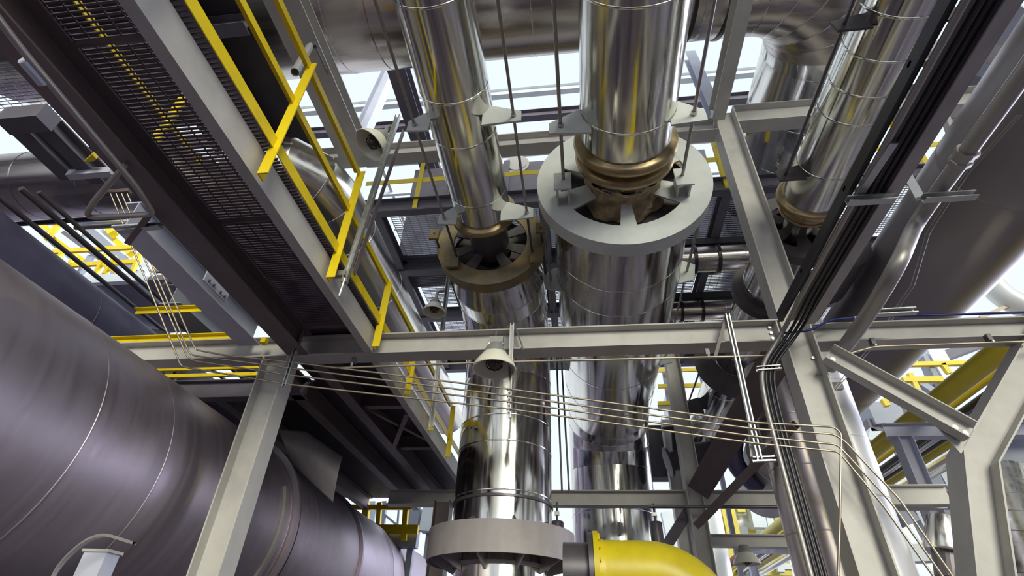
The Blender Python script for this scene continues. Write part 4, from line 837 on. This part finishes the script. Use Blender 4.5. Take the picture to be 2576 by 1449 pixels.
# behind the right of the centre pipe, low
yr2 = thing('guard_rail', 'far yellow rails low between the centre pipe and the dark ring', 'railing', at(1720, 970, Y=13))
for y in (930, 970, 1013): 
    a, b = at(1655, y+2, Y=13), at(1775, y, Y=13); MB().bar((a.x, 13, a.z), (b.x, 13, a.z), .06, .10).obj('rail', 'yellow', yr2)
a = at(1655, 1025, Y=13.1); b = at(1790, 1025, Y=13.1); MB().bar((a.x, 13.1, a.z), (b.x, 13.1, a.z), .1, .16).obj('kerb', 'farpale', yr2)
MB().bar((a.x, 13.1, at(1700, 912, Y=13.1).z), (b.x, 13.1, at(1700, 912, Y=13.1).z), .1, .12).obj('kerb', 'fargrey', yr2)
wt = thing('white_tank', 'white round tank far away between the background column and the right pipe', 'tank', at(1725, 1000, Y=17))
a, b = at(1672, 1000, Y=17), at(1770, 1000, Y=17)
MB().lathe(((a.x+b.x)/2, 17.6, 0), (0, 0, 1), [(0, .62), (a.z-.1, .62), (a.z+.2, .58), (a.z+.42, .40), (a.z+.5, 0)], n=40).obj('tank_shell', 'farwhite', wt, smooth=True)
dv = thing('dark_valve', 'dark valve body in shadow behind the slim background column', 'valve', at(1690, 1150, Y=10.5))
c_ = at(1690, 1150, Y=10.5)
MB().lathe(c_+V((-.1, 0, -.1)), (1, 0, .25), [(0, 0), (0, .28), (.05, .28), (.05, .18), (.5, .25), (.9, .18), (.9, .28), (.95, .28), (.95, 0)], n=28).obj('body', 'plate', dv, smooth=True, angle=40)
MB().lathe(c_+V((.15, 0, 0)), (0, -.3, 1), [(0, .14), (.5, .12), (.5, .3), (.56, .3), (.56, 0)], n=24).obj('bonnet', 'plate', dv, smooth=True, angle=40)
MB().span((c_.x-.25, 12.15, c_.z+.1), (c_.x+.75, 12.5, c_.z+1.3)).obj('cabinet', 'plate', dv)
gv = thing('grey_vessel', 'dull grey vessel bottom behind the stained pipe and thin brace', 'vessel', at(1930, 1190, Y=10.5))
c_ = at(1935, 1150, Y=10.5)+V((0, 0, -.16))
MB().lathe(c_+V((0, -1.0, 0)), (.15, 1, .05), [(0, 0), (0, .62), (.03, .66), (.08, .66), (.09, .63), (3, .63), (3, 0)], n=56).obj('shell', 'vessel2', gv, smooth=True, angle=40)
eb = thing('pipe_elbow', 'blue-grey pipe elbow left of the dull grey vessel', 'elbow', at(1855, 1150, Y=10))
MB().tube(fillet([at(1850, 1090, Y=10), at(1842, 1165, Y=10), at(1905, 1225, Y=10.4)], .5, 8), .16, 24).obj('elbow_body', 'vesselblue', eb, smooth=True)
# the bright far plant module at the bottom right of centre
pm = thing('far_plant', 'far bright module of white tanks and yellow pipes under the low background beam', 'plant', at(1860, 1340, Y=24))
for ya, r, x0, x1 in ((1318, .5, 1755, 1905), (1352, .35, 1770, 1960), (1288, .3, 1830, 1960)):
    a, b = at(x0, ya, Y=24), at(x1, ya, Y=24); MB().tube([(a.x, 24, a.z), (b.x, 24, a.z)], r, 24).obj('tank', 'farwhite', pm, smooth=True, )
for x, y0, y1, w, m in ((1825, 1270, 1370, .5, 'yellowpipe'), (1800, 1300, 1370, .16, 'yellowpipe'), (1858, 1262, 1290, .3, 'yellowpipe'), (1895, 1262, 1330, .5, 'farpale'), (1925, 1262, 1440, .25, 'farpale'), (1945, 1262, 1400, .2, 'yellowpipe'), (1785, 1262, 1300, .2, 'fargrey'), (1870, 1375, 1449, .25, 'farpale'), (1835, 1375, 1449, .2, 'yellowpipe'), (1905, 1380, 1449, .15, 'yellowpipe'), (1700, 1270, 1400, .3, 'fargrey'), (1675, 1290, 1440, .4, 'farpale')):
    pxbar(pm, x, y0, 23, x+(y1-y0)*.22, y1, 23, w, w, m, 'upright', (0, 1, 0))
for ya, x0, x1, w, m in ((1275, 1840, 1960, .25, 'yellowpipe'), (1300, 1900, 1975, .15, 'yellowpipe'), (1335, 1765, 1900, .12, 'yellowpipe'), (1370, 1770, 1985, .2, 'farpale'), (1408, 1780, 1985, .14, 'yellowpipe'), (1438, 1790, 1990, .2, 'yellowpipe'), (1425, 1780, 1990, .2, 'farpale'), (1285, 1880, 1960, .3, 'fargrey'), (1345, 1800, 1880, .5, 'fargrey')):
    a, b = at(x0, ya, Y=23.4), at(x1, ya, Y=23.4); MB().bar((a.x, 23.4, a.z), (b.x, 23.4, a.z), w, w).obj('crosspiece', m, pm)
# left window under the dark deck
lw = thing('guard_rail', 'far yellow rail in the bright gap low behind the left vessel', 'railing', at(960, 1320, Y=11))
for y, h in ((1276, .09), (1330, .16)):
    a, b = at(880, y, Y=11), at(1052, y, Y=11); MB().bar((a.x, 11, a.z), (b.x, 11, a.z), .07, h).obj('rail', 'yellow', lw)
for x, w in ((922, .12), (955, .09), (1022, .10)): pxbar(lw, x, 1265, 11, x-6, 1360, 11, w, w, 'yellow', 'post', (0, 1, 0))
a, b = at(880, 1350, Y=11.2), at(1052, 1350, Y=11.2); MB().bar((a.x, 11.2, a.z-.05), (b.x, 11.2, a.z-.05), .2, .3).obj('kerb', 'fargrey', lw)
lc2 = thing('steelwork', 'far pale columns behind the low yellow rail left of the collar', 'steelwork', at(960, 1300, Y=16))
for xa, ya, xb, yb, w, m in ((935, 1265, 925, 1340, .35, 'farpale'), (968, 1262, 960, 1340, .14, 'fargrey'), (1005, 1262, 998, 1340, .05, 'fargrey'), (950, 1280, 1015, 1335, .06, 'fargrey'), (1045, 1280, 1035, 1340, .4, 'fargrey'), (1090, 1280, 1080, 1340, .5, 'farpale')):
    pxbar(lc2, xa, ya, 16, xb, yb, 16, w, w, m, up=(0, 1, 0))
# dark machinery that closes the view low behind the pipes
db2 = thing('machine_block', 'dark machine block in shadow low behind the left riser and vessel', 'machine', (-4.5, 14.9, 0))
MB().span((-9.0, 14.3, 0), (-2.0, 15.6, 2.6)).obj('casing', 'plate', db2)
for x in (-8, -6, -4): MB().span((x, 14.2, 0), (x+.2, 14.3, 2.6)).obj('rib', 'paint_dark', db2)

# ================================================================= CHAIN, TUBE LIGHT AND SMALL FITTINGS BY THE UPPER RAIL
ch = thing('chain', 'rusty hanging chain seen between the upper yellow rails against the sky', 'chain', at(690, 280, Y=4.4))
ca_, cb_ = at(722, 222, Y=4.4), at(655, 318, Y=4.4)
for i in range(9):
    c = ca_.lerp(cb_, (i+.5)/9); d = (cb_-ca_).normalized(); u = (V((0, 1, 0)) if i % 2 else d.cross(V((0, 1, 0)))).normalized()
    MB().tube([c+d*.052*cos(a)+u*.024*sin(a) for a in [2*pi*k/12 for k in range(13)]], .008, 6).obj('link', 'cage', ch)
bk = tag(MB().prism([at(628, 262, Y=4.3), at(668, 272, Y=4.3), at(662, 302, Y=4.3), at(615, 300, Y=4.3)], (0, .15, 0)).obj('bracket_plate', 'brownsteel'), 'small brown plate beside the chain, behind the lowest yellow rail', 'plate')
fl_ = thing('flood_lamp', 'small pale green tube lamp with open dark end behind the top yellow rail', 'lamp', at(745, 180, Y=2.6))
q0, q1 = at(742, 182, Y=2.55), at(782, 112, Y=2.75); d = (q1-q0)
L_ = d.length
MB().lathe(q0, d, [(.02, 0), (.02, .030), (0, .034), (0, .040), (L_*.9, .036), (L_, .02), (L_, 0)], n=24).obj('tube_body', 'lampgrey', fl_, smooth=True, angle=40)
MB().lathe(q0, d, [(.019, 0), (.019, .028)], n=20).obj('lens', 'glass', fl_)
MB().box(q1+V((.03, .02, .01)), (.06, .04, .05)).obj('clamp', 'darkpipe', fl_)
MB().tube([q1+V((.03, .02, .03)), V((-2.78, q1.y+.5, 7.26))], .012, 8).obj('drop_rod', 'darkpipe', fl_)
trunk('thin_conduit', 'thin dark conduit strung under the upper platform front edge', 'conduit', [(-3.3, UY-.07, UZ-.295), (-.6, UY-.07, UZ-.295), (3.6, UY-.07, UZ-.295)], .014, 'darkpipe', .05)

# legs that carry the distant steel down to the ground
def legs(parent, pts, w, m):
    for x, y, z in pts: MB().span((x-w/2, y-w/2, 0), (x+w/2, y+w/2, z)).obj('leg', m, parent)
legs(fp, [(f0_.x-1.2, FY+2.4, zf), (f1_.x+.6, FY+2.4, zf)], .18, 'fargrey')
p = at(215, 668, Y=12); q = at(300, 668, Y=12); legs(ft, [(p.x, 12, p.z+.4), (q.x, 12, q.z+.4)], .16, 'fargrey')
p = at(400, 740, Y=14); q = at(455, 800, Y=14); legs(ft2, [(p.x, 14, p.z), (q.x, 14, q.z)], .14, 'farpale')
p = at(2275, 1005, Y=14); q = at(2365, 960, Y=14); legs(yr, [(p.x, 14.1, p.z), (q.x, 14.1, q.z+.5)], .12, 'fargrey')
p = at(2230, 1050, Y=17.2); q = at(2350, 960, Y=17.2); legs(fr2, [(p.x, 17.2, p.z), (q.x, 17.2, q.z)], .25, 'fargrey')
p = at(1670, 930, Y=13.2); q = at(1762, 930, Y=13.2); legs(yr2, [(p.x, 13.2, p.z), (q.x, 13.2, q.z)], .10, 'fargrey')
p = at(905, 1330, Y=11.3); q = at(1040, 1330, Y=11.3); legs(lw, [(p.x, 11.3, p.z), (q.x, 11.3, q.z)], .12, 'fargrey')
# pale stencil marks on the upper platform's front beam, seen past the centre ring
a = at(1417, 488, Y=UY-.085)
for i in range(6): MB().box((a.x+i*.028, UY-.083, a.z+(.004 if i % 2 else 0)), (.017, .004, .026)).obj('stencil_mark', 'farpale', up_)

p = at(2540, 1180, Y=8.7); legs(rf, [(p.x, 8.7, p.z)], .2, 'fargrey')
ibeam('steel_beam', 'dark cross beam carrying the slanting dark pipes behind the blue duct', (-9.5, 8.6, 5.78), (-4.9, 8.6, 5.78), .12, .16, 'paint_dark')
a, b = at(258, 486, Y=3.42), at(330, 478, Y=3.42); b.z = a.z
MB().bar(a, b, .05, .05).obj('tube_clamp_angle', 'brownsteel', tz)

p = at(928, 1330, Y=16.2); q = at(1084, 1330, Y=16.2); legs(lc2, [(p.x, 16.2, p.z+.3), (q.x, 16.2, q.z+.3)], .2, 'fargrey')
